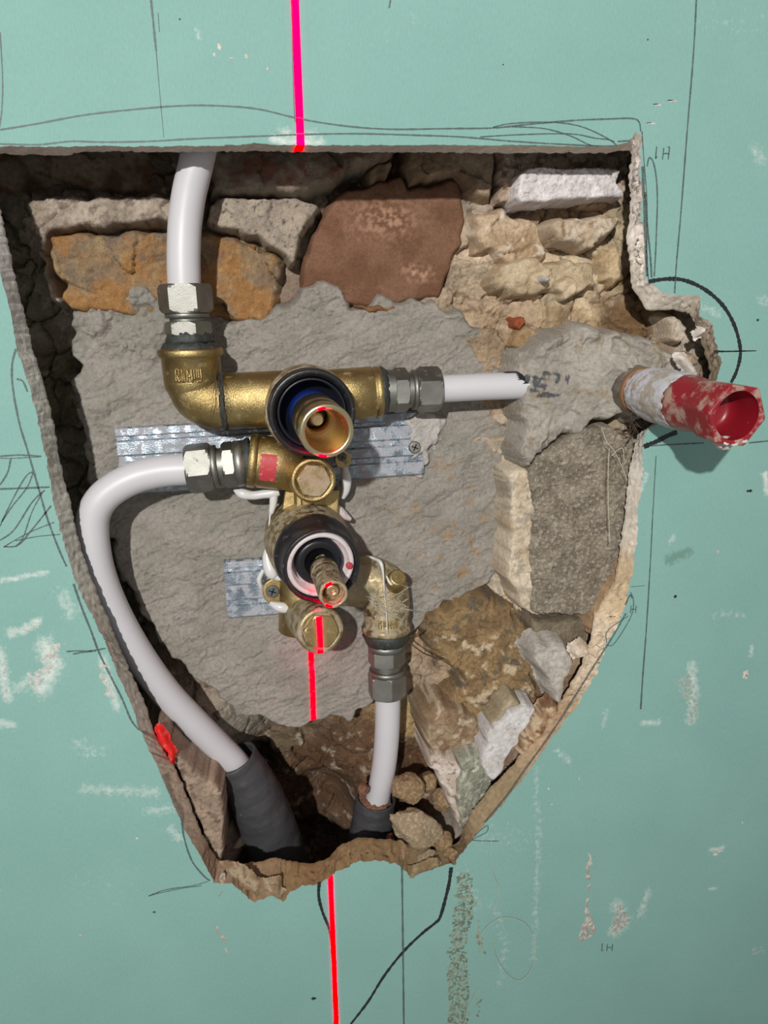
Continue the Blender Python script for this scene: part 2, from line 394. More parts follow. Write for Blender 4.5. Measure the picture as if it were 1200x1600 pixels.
X0, X1 = cvn[:,0].min(), cvn[:,0].max(); Z0, Z1 = cvn[:,1].min(), cvn[:,1].max()
# cut edge of the board: gypsum core between the two outlines
NR = 9
rows = []
bpts = [P(x, y, TB) for x, y in zip(bkx, bky)]
s_ = np.arange(nf)*.9*MM
for r in range(NR+1):
    t = r/NR
    A = np.array([list(p) for p in front_pts]); B = np.array([list(p) for p in bpts])
    R_ = A*(1-t)+B*t
    bulge = math.sin(t*math.pi)
    am = np.interp(fr[:,2], [.7, 1.2, 2.5], [.15, .35, 1.5])*MM
    nn_ = fbm(s_, s_*0+t*TB, 260, 4, 21)
    R_[:,1] += bulge*nn_*am*2.6; R_[:,0] += bulge*fbm(s_, s_*0+t*TB+1, 300, 3, 22)*am*1.4; R_[:,2] += bulge*fbm(s_, s_*0+t*TB+2, 300, 3, 23)*am*1.4
    rows.append(R_)
rows.append(rows[-1]+np.array([0, .002, 0]))
Vc = np.concatenate(rows); Fc = []
for r in range(NR+1):
    for i in range(nf):
        j = (i+1) % nf; Fc.append((r*nf+i, r*nf+j, (r+1)*nf+j, (r+1)*nf+i))
# albedo of the core: pinkish grey left and top, chalky right, brown soiled at the bottom
CORE = [(-30,235,(208,194,186)),(200,233,(206,194,186)),(600,232,(206,198,190)),(950,232,(214,204,192)),(995,262,(236,226,218)),(998,340,(238,228,220)),(998,420,(232,222,210)),(1050,470,(230,220,206)),(1085,480,(215,203,188)),
(1110,550,(176,160,140)),(998,700,(242,234,224)),(986,800,(240,230,216)),(965,920,(214,190,158)),(925,1010,(226,208,184)),(860,1140,(196,170,140)),(760,1260,(160,142,112)),
(700,1340,(128,112,86)),(600,1330,(130,108,78)),(480,1365,(132,106,76)),(400,1380,(140,116,90)),(345,1360,(148,126,106)),(300,1280,(186,168,150)),(200,1070,(192,186,174)),
(100,780,(194,192,182)),(50,560,(204,203,195)),(10,400,(216,212,208))]
ca = np.array([list(P(x, y, .005)) for x, y, _ in CORE]); cc3 = np.array([sr(*c) for _,_,c in CORE])
d2 = ((Vc[:,None,[0,2]]-ca[None,:,[0,2]])**2).sum(-1); w_ = 1/(d2+1e-5)**2; colc = (w_[:,:,None]*cc3).sum(1)/w_.sum(1)[:,None]
colc *= (1+.16*fbm(Vc[:,0]*1.0+Vc[:,1]*.7, Vc[:,2], 180, 4, 3))[:,None]
core = link('gypsum_core', mesh_np('gypsum_core', Vc, Fc, True, colc), M['gypsum'], wall_front)

# ------------------------------------------------------------------ relief surfaces of masonry and mortar
def grid_faces(mask):
    H, Wd = mask.shape
    fm = mask[:-1,:-1] & mask[1:,:-1] & mask[:-1,1:] & mask[1:,1:]
    use = np.zeros(mask.shape, bool)
    for a, b in ((slice(None,-1), slice(None,-1)), (slice(1,None), slice(None,-1)), (slice(None,-1), slice(1,None)), (slice(1,None), slice(1,None))):
        use[a, b] |= fm
    ids = np.full(mask.shape, -1); ids[use] = np.arange(use.sum())
    F = np.stack([ids[:-1,:-1][fm], ids[:-1,1:][fm], ids[1:,1:][fm], ids[1:,:-1][fm]], 1)
    return use, F
def relief(name, poly, d0, mat, hfn, cfn, step=.9, wob=1.2, wf=160, edge=4, drop=10, tilt=(0,0), seed=0, expo=2.0, keep=0, back=None, margin=3, sunk=True, **kw):
    """uneven piece of masonry bedded in the wall; poly in photo px at depth d0 (m); edge, drop, wob, step in mm"""
    sunk = sunk and d0 > .0158
    q = xz(poly, d0); xs = [a for a, _ in q]; zs = [b for _, b in q]
    cx, cz = sum(xs)/len(xs), sum(zs)/len(zs); st = step*MM; mg = margin*MM
    X, Z = np.meshgrid(np.arange(min(xs)-mg, max(xs)+mg, st), np.arange(min(zs)-mg, max(zs)+mg, st))
    wx = fbm(X, Z, wf, 3, seed+1, .4)*wob*MM*2; wz = fbm(X, Z, wf, 3, seed+2, .4)*wob*MM*2
    sd = poly_sd(X+wx, Z+wz, q)
    sx = fbm(X, Z, wf*.6, 1, seed+1)*wob*MM*1.6; sz = fbm(X, Z, wf*.6, 1, seed+2)*wob*MM*1.6
    sde = poly_sd(X+sx, Z+sz, q)
    sd = .25*sd+.75*sde; e = np.clip(1-(sd-keep*MM)/(edge*MM), 0, 1)
    sink = basedepth(X, Z)+.004 if sunk else None
    D = d0 + tilt[0]*(X-cx) + tilt[1]*(Z-cz) + hfn(X, Z, sd)*MM + drop*MM*e**expo
    if sunk: D = D+np.clip(sink-D, 0, .055)*e**(expo+2)
    c = cfn(X, Z, sd)
    use, Fq = grid_faces(sd > keep*MM-1.7*st)
    V = np.stack([X[use], D[use], Z[use]], 1)
    if back is not None:      # side walls and a back so the piece is a solid lump
        pass
    me = mesh_np(name, V, Fq, True, c[use])
    return link(name, me, mat, **kw)
def cmixer(c1, c2, f=60, s=0, c3=None, f3=220, th=.25, amt=1.0, speck=None):
    c1, c2 = sr(*c1), sr(*c2); c3_ = sr(*c3) if c3 else None
    def fn(X, Z, sd):
        c = mixc(np.broadcast_to(c1, X.shape+(3,)), np.broadcast_to(c2, X.shape+(3,)), sstep(-.35, .35, fbm(X, Z, f, 4, s+40)))
        if c3_ is not None: c = mixc(c, np.broadcast_to(c3_, c.shape), sstep(th, th+.12, fbm(X, Z, f3, 4, s+50))*amt)
        return c
    return fn
def rough_h(a1=1.5, f1=70, a2=.5, f2=400, facet=0, ff=90, s=0, lump=0, lf=250):
    def fn(X, Z, sd):
        h = a1*fbm(X, Z, f1, 4, s)+a2*fbm(X, Z, f2, 3, s+9)
        if facet: h = h+facet*worley(X+.002*fbm(X, Z, 150, 2, s), Z, ff, s+3)[2]
        if lump: h = h+lump*(worley(X, Z, lf, s+5)[0]-.5)
        return h
    return fn
def idw(X, Z, pts, p=1.6, eps=4e-5):
    num = 0; den = 0
    for x, z, v in pts:
        w = 1/((X-x)**2+(Z-z)**2+eps)**p; num = num+w[..., None]*np.atleast_1d(v) ; den = den+w
    return num/den[..., None]
# base masonry of the back of the cavity
DEPTH = [(-60,240,100),(60,260,82),(200,260,80),(330,260,76),(450,250,70),(570,270,92),(700,260,72),(760,300,74),(800,280,62),(900,330,66),(980,330,50),
(20,400,98),(50,500,100),(80,600,102),(100,700,104),(110,800,106),(150,900,104),(170,1000,102),(210,1080,98),(250,1150,66),(290,1200,56),(310,1300,46),(335,1345,40),
(100,340,76),(120,420,78),(250,420,80),(300,420,78),(400,440,80),(480,330,82),(600,400,86),(720,450,76),(770,400,64),(850,420,56),(920,420,54),(965,400,50),
(780,500,64),(860,480,54),(940,470,58),(980,490,52),(1000,520,36),(1060,500,40),(1090,560,34),(1000,600,44),(1060,620,40),
(500,600,86),(300,700,86),(600,800,86),(700,900,84),(780,800,70),(900,700,54),(900,850,50),(960,920,34),(960,800,44),(975,700,40),
(400,1000,84),(560,1060,84),(640,1040,74),(660,1100,80),(730,1000,66),(800,1080,52),(850,1000,48),(880,1080,34),(850,1130,32),(800,1180,34),(760,1240,36),(720,1310,30),
(560,1120,96),(450,1160,112),(400,1180,130),(500,1220,150),(500,1290,168),(420,1300,165),(580,1290,130),(650,1180,95),(640,1260,80),(680,1320,40),(690,1240,70),(640,1345,46),(600,1400,120),(450,1420,150)]
BCOL = [(-40,300,(110,100,88)),(60,270,(104,78,62)),(130,270,(118,104,90)),(240,270,(104,86,68)),(360,270,(120,92,76)),(450,270,(124,118,104)),(570,270,(104,72,50)),(700,250,(140,124,104)),(790,280,(190,170,155)),
(60,330,(160,144,126)),(30,450,(150,140,112)),(70,600,(132,118,92)),(100,750,(138,128,108)),(150,950,(100,92,78)),(95,480,(170,152,134)),(130,400,(150,120,84)),(480,330,(150,135,116)),(460,430,(140,118,100)),
(760,400,(196,172,142)),(850,350,(150,124,96)),(840,440,(206,184,150)),(900,450,(204,180,142)),(940,400,(190,168,132)),(980,430,(120,92,58)),(960,500,(124,92,54)),(870,500,(170,140,100)),
(1000,480,(140,108,70)),(1060,500,(196,182,164)),(1090,570,(150,130,106)),(800,470,(180,152,120)),(770,520,(170,142,108)),(790,900,(206,188,160)),(800,780,(200,184,160)),(975,750,(176,156,130)),(960,900,(176,146,110)),
(700,980,(168,134,92)),(660,1060,(176,150,120)),(640,1130,(180,150,96)),(740,1060,(170,136,96)),(800,1100,(150,112,74)),(850,1150,(184,158,126)),(880,1110,(150,120,86)),(780,1200,(150,120,98)),(730,1280,(150,142,126)),(700,1320,(150,120,86)),
(450,1180,(120,100,74)),(500,1220,(96,66,38)),(400,1250,(86,66,46)),(560,1280,(100,72,46)),(640,1220,(110,78,48)),(600,1180,(112,80,50)),(260,1120,(156,134,114)),(290,1200,(150,128,110)),(310,1290,(150,128,114)),(240,1150,(160,136,112)),(380,1150,(150,140,124))]
st = .95*MM
x0, x1 = P(-80,600,.13).x, P(1190,600,.06).x; z1, z0 = P(400,150,.10).z, P(500,1500,.15).z
X, Z = np.meshgrid(np.arange(x0, x1, st), np.arange(z0, z1, st))
pts = [(P(a, b, c/1000).x, P(a, b, c/1000).z, c) for a, b, c in DEPTH]
D = idw(X, Z, pts)[..., 0]*MM
wf1 = worley(X+.006*fbm(X, Z, 60, 3, 2), Z+.006*fbm(X, Z, 60, 3, 4), 38, 3)
wf2 = worley(X+.002*fbm(X, Z, 150, 3, 2), Z+.002*fbm(X, Z, 150, 3, 4), 120, 6)
D = D + MM*(5.0*wf1[2] + 2.5*fbm(X, Z, 50, 5, 11, .55) + 2.2*wf2[2]*sstep(-.3, .3, fbm(X, Z, 30, 2, 5)) + 4*np.exp(-(wf1[1]/.07)**2) + .8*fbm(X, Z, 500, 3, 12))
bc = [(P(a, b, .07).x, P(a, b, .07).z, sr(*c)) for a, b, c in BCOL]
C = idw(X+.006*fbm(X, Z, 60, 4, 70), Z+.006*fbm(X, Z, 60, 4, 71), bc, 2.2, 1e-5)
hue = wf1[2][..., None]
C = C*(1+.22*hue)*(1+.30*fbm(X, Z, 90, 5, 14)[..., None])
C = mixc(C, np.broadcast_to(sr(206,190,168), C.shape), sstep(.30, .6, fbm(X, Z, 70, 6, 15, .6))*.5)
C = mixc(C, np.broadcast_to(sr(84,58,36), C.shape), sstep(.32, .6, fbm(X, Z, 80, 6, 16, .6))*.6)
C = C*.78+C.mean(-1, keepdims=True)*.22
_h, _w = X.shape
Db = np.maximum(D, .014)
Vb = np.stack([X.ravel(), Db.ravel(), Z.ravel()], 1)
ii = np.arange(_h*_w).reshape(_h, _w)
Fb = np.stack([ii[:-1,:-1].ravel(), ii[:-1,1:].ravel(), ii[1:,1:].ravel(), ii[1:,:-1].ravel()], 1)
# the wall goes on behind the board
nb_ = len(Vb)
GXZ = (X[0,0], Z[0,0], st, Db.copy())
def basedepth(X, Z):
    a = np.clip((X-GXZ[0])/GXZ[2], 0, GXZ[3].shape[1]-1.01); b = np.clip((Z-GXZ[1])/GXZ[2], 0, GXZ[3].shape[0]-1.01)
    i, j = a.astype(int), b.astype(int); u, v = a-i, b-j; G = GXZ[3]
    return (G[j,i]*(1-u)+G[j,i+1]*u)*(1-v)+(G[j+1,i]*(1-u)+G[j+1,i+1]*u)*v
ext = np.array([(X0, .10, Z0), (X1, .10, Z0), (X1, .10, Z1), (X0, .10, Z1), (X0, .002, Z0), (X1, .002, Z0), (X1, .002, Z1), (X0, .002, Z1)])
Vb = np.concatenate([Vb, ext])
bot, rgt, top_, lft = ii[0,:], ii[:,-1], ii[-1,::-1], ii[::-1,0]
Fl = Fb.tolist()
for q, (e0, e1) in ((bot, (0,1)), (rgt, (1,2)), (top_, (2,3)), (lft, (3,0))):
    Fl.append([nb_+e0]+[int(v) for v in q[::1]][::-1][::-1]+[nb_+e1])
for a in range(4): Fl.append([nb_+a, nb_+(a+1) % 4, nb_+4+(a+1) % 4, nb_+4+a])  # unseen skirt added out to the board's rim, blocks stray world light
Call = np.concatenate([C.reshape(-1,3), np.tile(sr(120,104,86), (8,1))])
wall_back = link('wall_back', mesh_np('wall_back', Vb, Fl, True, Call), M['rock'], kind='structure')
# ------------------------------------------------------------------ stones and mortar bedded in the wall
GS = 'stones bedded in the opened wall'
def stone(poly, d0, mat, h, c, label, cat='stone', name='stone', group=None, **kw):
    return relief(name, poly, d0, M[mat], h, c, label=label, cat=cat, group=group, **kw)
def redc(X, Z, sd):
    c = mixc(np.broadcast_to(sr(124,92,73), X.shape+(3,)), np.broadcast_to(sr(110,79,60), X.shape+(3,)), sstep(-.4,.4,fbm(X,Z,40,3,1)))
    p1_, p2_ = P(600,345,.07), P(645,425,.07)
    for p_, r_ in ((p1_, 22), (p2_, 9), (P(660,430,.07), 8)):
        g = np.exp(-(((X-p_.x)/(r_*MM))**2+((Z-p_.z)/(r_*.55*MM))**2))*sstep(-.3,.5,fbm(X,Z,260,4,8))
        c = mixc(c, np.broadcast_to(sr(186,148,122), c.shape), g*.8)
    return c
stone([(462,460),(466,430),(472,400),(485,365),(505,325),(520,300),(545,292),(590,276),(632,268),(640,288),(680,285),(705,274),(722,278),(728,300),(731,345),(730,382),(712,408),(704,438),(690,470),(600,485),(500,480)],
  .066, 'sandstone', rough_h(.9,25,.22,900,s=2), redc, 'big smooth red-brown sandstone above the grey mortar', tilt=(0,-.05), edge=5, drop=12, wob=.8)
def ochre_c(X, Z, sd):
    c = mixc(np.broadcast_to(sr(146,124,96), X.shape+(3,)), np.broadcast_to(sr(120,104,88), X.shape+(3,)), sstep(-.4,.4,fbm(X,Z,40,5,131)))
    c = mixc(c, np.broadcast_to(sr(152,112,70), c.shape), sstep(-.25,.45,fbm(X,Z,34,6,132,.62)+.25*sstep(.0,.02,P(200,425,.062).z-Z+.01)))
    return mixc(c, np.broadcast_to(sr(172,146,104), c.shape), sstep(.2,.6,fbm(X,Z,150,5,133,.6))*.5)
stone([(76,364),(160,360),(262,353),(330,356),(372,366),(402,378),(432,388),(447,404),(446,430),(441,468),(430,505),(330,510),(200,500),(110,490),(84,470),(92,445),(80,420)],
  .062, 'ochre', rough_h(1.6,40,.5,300,facet=5.0,ff=30,s=6,lump=1.2,lf=160), ochre_c,
  'orange-brown ochre stone behind the upper white pipe', tilt=(.08,0), edge=6, drop=12, wob=1.5)
stone([(30,306),(85,300),(170,300),(270,300),(320,312),(318,345),(262,352),(180,357),(80,364),(70,390),(85,440),(100,500),(72,470),(55,400),(38,350)],
  .060, 'rock', rough_h(1.5,60,.8,260,facet=2.4,ff=60,s=12,lump=1.5,lf=300), cmixer((176,162,148),(152,138,124),60,3,(120,104,96),110,.3,.7),
  'pinkish-grey rough mortar ledge left of the upper pipe', cat='mortar', name='mortar_ledge', edge=5, drop=14, wob=1.6)
stone([(322,318),(340,304),(400,306),(462,300),(498,314),(508,322),(486,352),(470,384),(464,412),(452,416),(440,398),(400,374),(352,362),(322,352)],
  .056, 'rock', rough_h(1.2,60,.6,300,facet=1.5,ff=60,s=22,lump=1.2,lf=350), cmixer((168,156,140),(150,140,128),60,3,(96,88,86),330,.42,.9),
  'grey pitted concrete stone wedged beside the red-brown sandstone', edge=3.5, drop=14, wob=.9)
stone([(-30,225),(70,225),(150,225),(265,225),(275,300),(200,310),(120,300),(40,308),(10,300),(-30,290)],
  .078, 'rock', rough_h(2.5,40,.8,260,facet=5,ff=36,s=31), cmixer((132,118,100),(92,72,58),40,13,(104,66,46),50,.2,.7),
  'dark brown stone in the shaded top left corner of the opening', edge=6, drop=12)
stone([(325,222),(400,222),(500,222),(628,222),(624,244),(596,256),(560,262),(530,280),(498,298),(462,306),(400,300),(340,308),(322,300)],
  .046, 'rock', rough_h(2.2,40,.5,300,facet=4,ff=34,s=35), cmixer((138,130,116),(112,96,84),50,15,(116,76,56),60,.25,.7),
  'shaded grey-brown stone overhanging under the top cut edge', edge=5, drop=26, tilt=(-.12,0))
stone([(573,262),(590,250),(618,242),(624,262),(606,280),(580,286),(570,280)], .058, 'rock', rough_h(1,80,.4,300,facet=2,ff=80,s=41),
  cmixer((140,122,98),(110,90,70),60,3), 'small brown stone chip over the red-brown sandstone', edge=4, drop=20)
stone([(630,222),(700,222),(784,222),(778,262),(776,312),(752,316),(728,300),(716,276),(690,280),(640,290),(632,262)],
  .054, 'rock', rough_h(1.6,45,.6,300,facet=3.6,ff=40,s=45), cmixer((160,140,118),(134,112,90),50,5), 'tan stone at the top right of the red-brown sandstone', edge=5, drop=18)
# right top: plaster reveal, white brick, pale rocks
stone([(778,222),(850,222),(960,222),(992,228),(986,262),(984,330),(900,322),(840,320),(800,324),(776,318)],
  .050, 'rock', rough_h(.8,50,.9,260,facet=1.2,ff=90,s=51,lump=1.6,lf=260), cmixer((188,168,152),(160,140,122),70,5,(112,92,76),150,.2,.8),
  'pinkish plaster bed around the white brick', cat='plaster', name='plaster_bed', edge=3, drop=14)
stone([(812,270),(826,258),(880,260),(930,258),(972,262),(966,285),(977,300),(974,310),(900,313),(812,319),(804,310),(808,290)],
  .033, 'whitestone', rough_h(.5,90,.8,420,facet=.5,ff=200,s=55,lump=1.2,lf=420), cmixer((222,216,218),(206,198,198),90,5,(150,130,120),420,.46,.7),
  'white rough brick in the top right corner of the opening', name='white_brick', edge=2.0, drop=20, wob=.5, expo=4)
stone([(852,352),(868,338),(900,334),(975,328),(982,342),(958,372),(946,378),(930,392),(900,388),(884,386),(868,386),(860,368)],
  .034, 'rock', rough_h(1.4,60,.8,320,facet=3,ff=60,s=61,lump=1.2,lf=300), cmixer((202,186,166),(186,166,142),60,5,(150,126,98),120,.3,.7),
  'pale cream stone below the white brick', edge=5, drop=16)
stone([(735,335),(770,322),(812,330),(850,348),(856,400),(838,420),(790,425),(768,400),(740,395)],
  .054, 'rock', rough_h(1.5,60,1.0,260,facet=3,ff=70,s=63,lump=2.2,lf=240), cmixer((196,172,146),(170,146,118),60,25,(210,196,176),120,.28,.8),
  'lumpy beige mortar right of the red-brown sandstone', cat='mortar', name='mortar_lump', edge=6, drop=14, wob=2)
stone([(775,405),(830,395),(860,402),(900,400),(942,412),(938,452),(900,465),(860,462),(820,470),(780,462),(765,440)],
  .046, 'rock', rough_h(1.8,50,.6,300,facet=4,ff=55,s=65), cmixer((196,178,150),(172,152,124),60,35), 'sandy yellow stone below the pale cream stone', edge=6, drop=14, wob=1.5)
stone([(935,384),(968,372),(978,400),(980,440),(962,454),(944,440),(936,412)], .044, 'rock', rough_h(1,50,.4,300,facet=2,ff=60,s=67),
  cmixer((206,182,146),(186,160,126),60,36), 'smooth tan stone close to the chalky right edge', edge=5, drop=14)
stone([(868,436),(890,426),(912,440),(904,462),(880,470),(866,456)], .038, 'rock', rough_h(.8,80,.5,300,facet=2,ff=90,s=68),
  cmixer((200,180,152),(176,156,130),60,37), 'small angular cream stone at the middle of the rubble', edge=4, drop=12)
stone([(850,428),(862,430),(870,442),(856,444),(848,437)], .034, 'mortar', rough_h(.6,90,.4,400,s=69,lump=1,lf=500), cmixer((196,192,190),(180,176,172),60,37),
  'tiny white plaster crumb on the beige rubble', cat='plaster', name='plaster_crumb', edge=2.5, drop=9)
stone([(798,494),(822,490),(828,504),(816,520),(802,512)], .052, 'sandstone', rough_h(.4,90,.2,500,facet=1,ff=150,s=70), cmixer((150,82,54),(128,68,46),60,38),
  'small orange-red brick fragment above the mortar splash', cat='brick fragment', name='brick_fragment', edge=2.5, drop=12)
stone([(806,512),(830,504),(850,520),(838,545),(812,552),(796,540)], .050, 'rock', rough_h(.8,80,.4,300,facet=2,ff=80,s=71), cmixer((176,150,116),(150,124,92),60,39),
  'brown stone chip left of the mortar splash', edge=4, drop=12)
stone([(1044,494),(1056,484),(1072,490),(1084,508),(1082,532),(1066,545),(1048,532),(1042,512)], .022, 'rock', rough_h(1,70,.6,320,facet=2.4,ff=80,s=72,lump=1.2,lf=350),
  cmixer((212,200,184),(190,174,154),60,40), 'white rubble stone in the right notch of the opening', edge=5, drop=14)
stone([(1070,552),(1090,545),(1100,556),(1098,575),(1080,580),(1066,570)], .022, 'rock', rough_h(1,70,.6,320,facet=2,ff=90,s=73), cmixer((190,172,150),(160,142,120),60,41),
  'small pale stone above the red plug', edge=4, drop=14)
stone([(1112,512),(1100,510),(1092,518),(1098,530),(1110,528)], .006, 'gypsum', rough_h(.5,200,.3,400,s=74), cmixer((232,226,218),(214,206,196),60,42),
  'white gypsum crumb in the right notch', cat='plaster', name='plaster_crumb', edge=3, drop=8)
stone([(1060,556),(1072,554),(1090,574),(1096,590),(1080,588),(1068,572)], .004, 'gypsum', rough_h(.3,100,.15,400,s=75), cmixer((222,214,206),(208,198,188),60,43),
  'long white plaster sliver over the red plug', cat='plaster', name='plaster_sliver', edge=2.5, drop=6)
# grey trowelled patch
def mortar_h(X, Z, sd):
    t = X*.93+Z*.36; u = -X*.36+Z*.93
    h = 2.6*fbm(X, Z, 16, 3, 81) + 1.7*fbm(t*.6+.004*fbm(X,Z,60,3,1), u*1.6+.006*fbm(X,Z,50,3,2), 75, 5, 82, .6)
    h += .45*np.clip(ridge(t*.7+.004*fbm(X,Z,90,3,3), u*1.3, 110, 3, 83)-.62, 0, 1)*7*sstep(-.2,.4,fbm(X,Z,25,2,84))
    h += 1.8*sstep(.86, .97, ridge(X+.005*fbm(X,Z,70,3,5), Z*1.3+.005*fbm(X,Z,70,3,6), 55, 2, 85))*sstep(.05,.4,fbm(X,Z,30,3,86))
    # rougher clods on the upper left part
    p_ = P(190,510,.062); g = np.exp(-(((X-p_.x)/.045)**2+((Z-p_.z)/.030)**2)**2)
    h += g*(-9.5*np.clip(fbm(X,Z,36,4,87)+.12,0,1)+ 4.6*(worley(X,Z,170,88)[0]-.5)*sstep(-.1,.3,fbm(X,Z,60,3,89)))
    # a few rounded trowel daubs
    for a_, b_, r_ in ((150,640,9),(550,462,9),(505,450,8),(960,560,9)):
        q_ = P(a_, b_, .062); rr = np.hypot(X-q_.x, (Z-q_.z)*1.3)/(r_*MM); h += -1.3*np.exp(-rr**4)+.5*np.exp(-((rr-1.12)/.12)**2)
    return h
def mortar_c(X, Z, sd):
    c = mixc(np.broadcast_to(sr(154,148,141), X.shape+(3,)), np.broadcast_to(sr(142,138,130), X.shape+(3,)), sstep(-.4,.4,fbm(X,Z,30,4,91)))
    brown = sstep(.1,.6,fbm(X,Z,60,7,92,.65))
    q_ = P(760,880,.06); g = sstep(.11,.02,np.hypot(X-q_.x,(Z-q_.z)*.8))
    return mixc(c, np.broadcast_to(sr(160,130,92), c.shape), brown*g*.75+.06*brown)
mortar = relief('mortar_bed', [(96,500),(120,478),(160,462),(206,440),(236,444),(262,470),(320,480),(352,494),(400,486),(440,474),(455,466),(456,440),(470,432),(500,430),(532,434),(546,450),(548,468),(582,462),(602,450),(622,462),(640,458),
 (660,468),(684,464),(706,480),(740,492),(765,512),(780,540),(806,560),(830,620),(835,700),(800,745),(792,800),(788,870),(780,910),(745,930),(710,948),(670,975),(640,1000),(632,1050),(622,1085),(590,1100),(560,1132),(500,1136),(450,1148),(400,1132),(368,1130),(330,1090),(290,1060),
 (255,1025),(225,985),(200,940),(178,900),(168,850),(150,800),(128,760),(118,700),(112,640),(104,600),(118,570),(100,540)],
 .062, M['mortar'], mortar_h, mortar_c, step=.75, wob=2.2, wf=120, edge=7, drop=24, expo=2.4, label='broad bed of grey trowelled adhesive behind the shower valve', cat='mortar')
stone([(550,474),(566,470),(600,476),(626,474),(622,488),(600,492),(575,488),(560,484)], .0605, 'rock', rough_h(.8,90,.4,300,s=93), cmixer((146,112,76),(120,86,58),60,44),
  'brown stone showing through the top edge of the grey adhesive', edge=3, drop=5)
# mortar splashed to the right, around the pipe end and the plug
def splash_h(X, Z, sd):
    x_, z_ = X+.006*fbm(X,Z,45,3,101), Z+.006*fbm(X,Z,45,3,102)
    h = 7.0*fbm(x_,z_,46,4,103,.55) - 4.2*(1-worley(x_,z_,62,104)[0]) - 2.4*(1-worley(x_,z_,130,106)[0]) + .9*fbm(x_,z_,160,4,105)
    q_ = P(890,610,.03); g = np.exp(-(((X-q_.x)/.040)**2+((Z-q_.z)/.026)**2)**2)
    h = h*(1-.75*g) - 3.5*g
    q_ = P(1000,600,.03); g = np.exp(-(((X-q_.x)/.034)**2+((Z-q_.z)/.026)**2)); h = h*(1-.3*g) - 13*g
    q_ = P(925,545,.03); g = np.exp(-(((X-q_.x)/.024)**2+((Z-q_.z)/.020)**2)); h = h-5*g
    return h
def splash_c(X, Z, sd):
    c = cmixer((172,166,156),(156,150,140),40,7,(144,124,96),90,.36,.5)(X, Z, sd)
    for a_, b_, rx, rz in ((838,600,16,13),(852,617,20,5),(852,584,12,5),(868,588,5,12),(884,592,4,9),(826,590,10,6)):
        q_ = P(a_, b_, .028); g = np.exp(-(((X-q_.x)/(rx*.00044))**2+((Z-q_.z)/(rz*.00044))**2))
        c = mixc(c, np.broadcast_to(sr(62,66,76), c.shape), sstep(.28,.5,g*(.75+.9*fbm(X,Z,330,4,9)))*.85)
    return c
splash = relief('mortar_splash', [(806,560),(812,540),(836,522),(860,516),(890,506),(918,496),(945,510),(1000,514),(1030,540),(1062,545),(1078,560),(1092,580),(1085,600),(1050,622),(1005,660),(984,668),(965,655),(945,664),(925,662),(906,690),(884,682),
  (866,700),(845,712),(836,735),(812,734),(804,722),(800,690),(812,660),(800,640),(808,615),(800,590)],
 .031, M['mortar'], splash_h, splash_c, step=.7, wob=2.0, wf=110, edge=8, drop=34, expo=2.6, label='lumpy grey adhesive splashed around the pipe end and red plug', cat='mortar')
# right: concrete block with creamy flank, smaller block beneath
stone([(790,730),(812,728),(836,726),(846,800),(842,880),(848,960),(834,966),(812,958),(800,930),(788,905),(792,820)],
  .034, 'rock', rough_h(1.4,60,.8,260,facet=1,ff=70,s=113,lump=1.6,lf=220), cmixer((212,198,178),(190,172,148),60,51,(166,156,140),90,.2,.8),
  'cream mortar joint along the left side of the grey concrete block', cat='mortar', name='mortar_joint', edge=5, drop=24)
stone([(826,735),(838,712),(860,700),(880,684),(910,668),(950,662),(992,690),(984,740),(982,800),(972,880),(958,918),(948,950),(922,964),(880,964),(848,966),(832,958),(828,860),(832,800)],
  .027, 'block', rough_h(1.2,60,1.5,420,s=111,lump=2.6,lf=360), cmixer((142,133,119),(120,111,99),70,50,(184,174,156),380,.25,.55),
  'large rough grey concrete block below the mortar splash', name='concrete_block', cat='concrete block', edge=3, drop=22, wob=.9, expo=3, tilt=(-.12,0))
stone([(940,930),(958,905),(964,880),(984,860),(982,900),(966,935),(946,985),(930,1000),(922,1004),(926,962)], .016, 'rock', rough_h(.7,60,.5,300,s=115,lump=1,lf=300), cmixer((184,154,122),(168,138,108),60,52),
  'strip of tan filler along the lower right cut edge', cat='filler', name='filler_strip', edge=5, drop=14)
stone([(828,966),(850,970),(890,968),(922,966),(921,990),(918,1020),(880,1030),(835,1020)], .032, 'block', rough_h(.8,60,.6,400,s=117,lump=.8,lf=260), cmixer((132,120,102),(116,104,88),70,53),
  'small dark grey block under the large concrete block', name='concrete_block', cat='concrete block', edge=2.5, drop=14, wob=.5)
stone([(862,908),(880,912),(882,1000),(870,1012)], .05, 'rock', rough_h(.8,60,.5,300,s=118), cmixer((150,124,96),(130,104,80),60,54), 'brown joint hidden between grey blocks', edge=4, drop=10) if False else None
# brown mound and its neighbours
def mound_c(X, Z, sd):
    c = mixc(np.broadcast_to(sr(146,122,88), X.shape+(3,)), np.broadcast_to(sr(122,100,72), X.shape+(3,)), sstep(-.4,.4,fbm(X,Z,60,4,121)))
    c = mixc(c, np.broadcast_to(sr(206,188,160), c.shape), sstep(.12,.4,fbm(X,Z,80,6,122,.6))*.75*sstep(P(700,970,.05).z, P(700,1010,.05).z, Z))
    c = mixc(c, np.broadcast_to(sr(92,88,80), c.shape), sstep(.25,.36,fbm(X,Z,60,5,123,.6))*.7)
    return c
stone([(655,1000),(664,968),(700,948),(740,930),(775,925),(800,940),(822,962),(834,985),(836,1020),(840,1060),(846,1088),(836,1100),(800,1086),(778,1104),(764,1128),(740,1160),(712,1186),(672,1182),(664,1150),(672,1112),(694,1092),(716,1062),(690,1050),(668,1030)],
  .046, 'rock', rough_h(3.2,34,1.8,300,facet=2.0,ff=70,s=124,lump=2.4,lf=260), mound_c, 'brown sandy mound of rubble below the grey adhesive', name='rubble_mound', cat='rubble', edge=9, drop=26, wob=2, tilt=(-.2,.1))
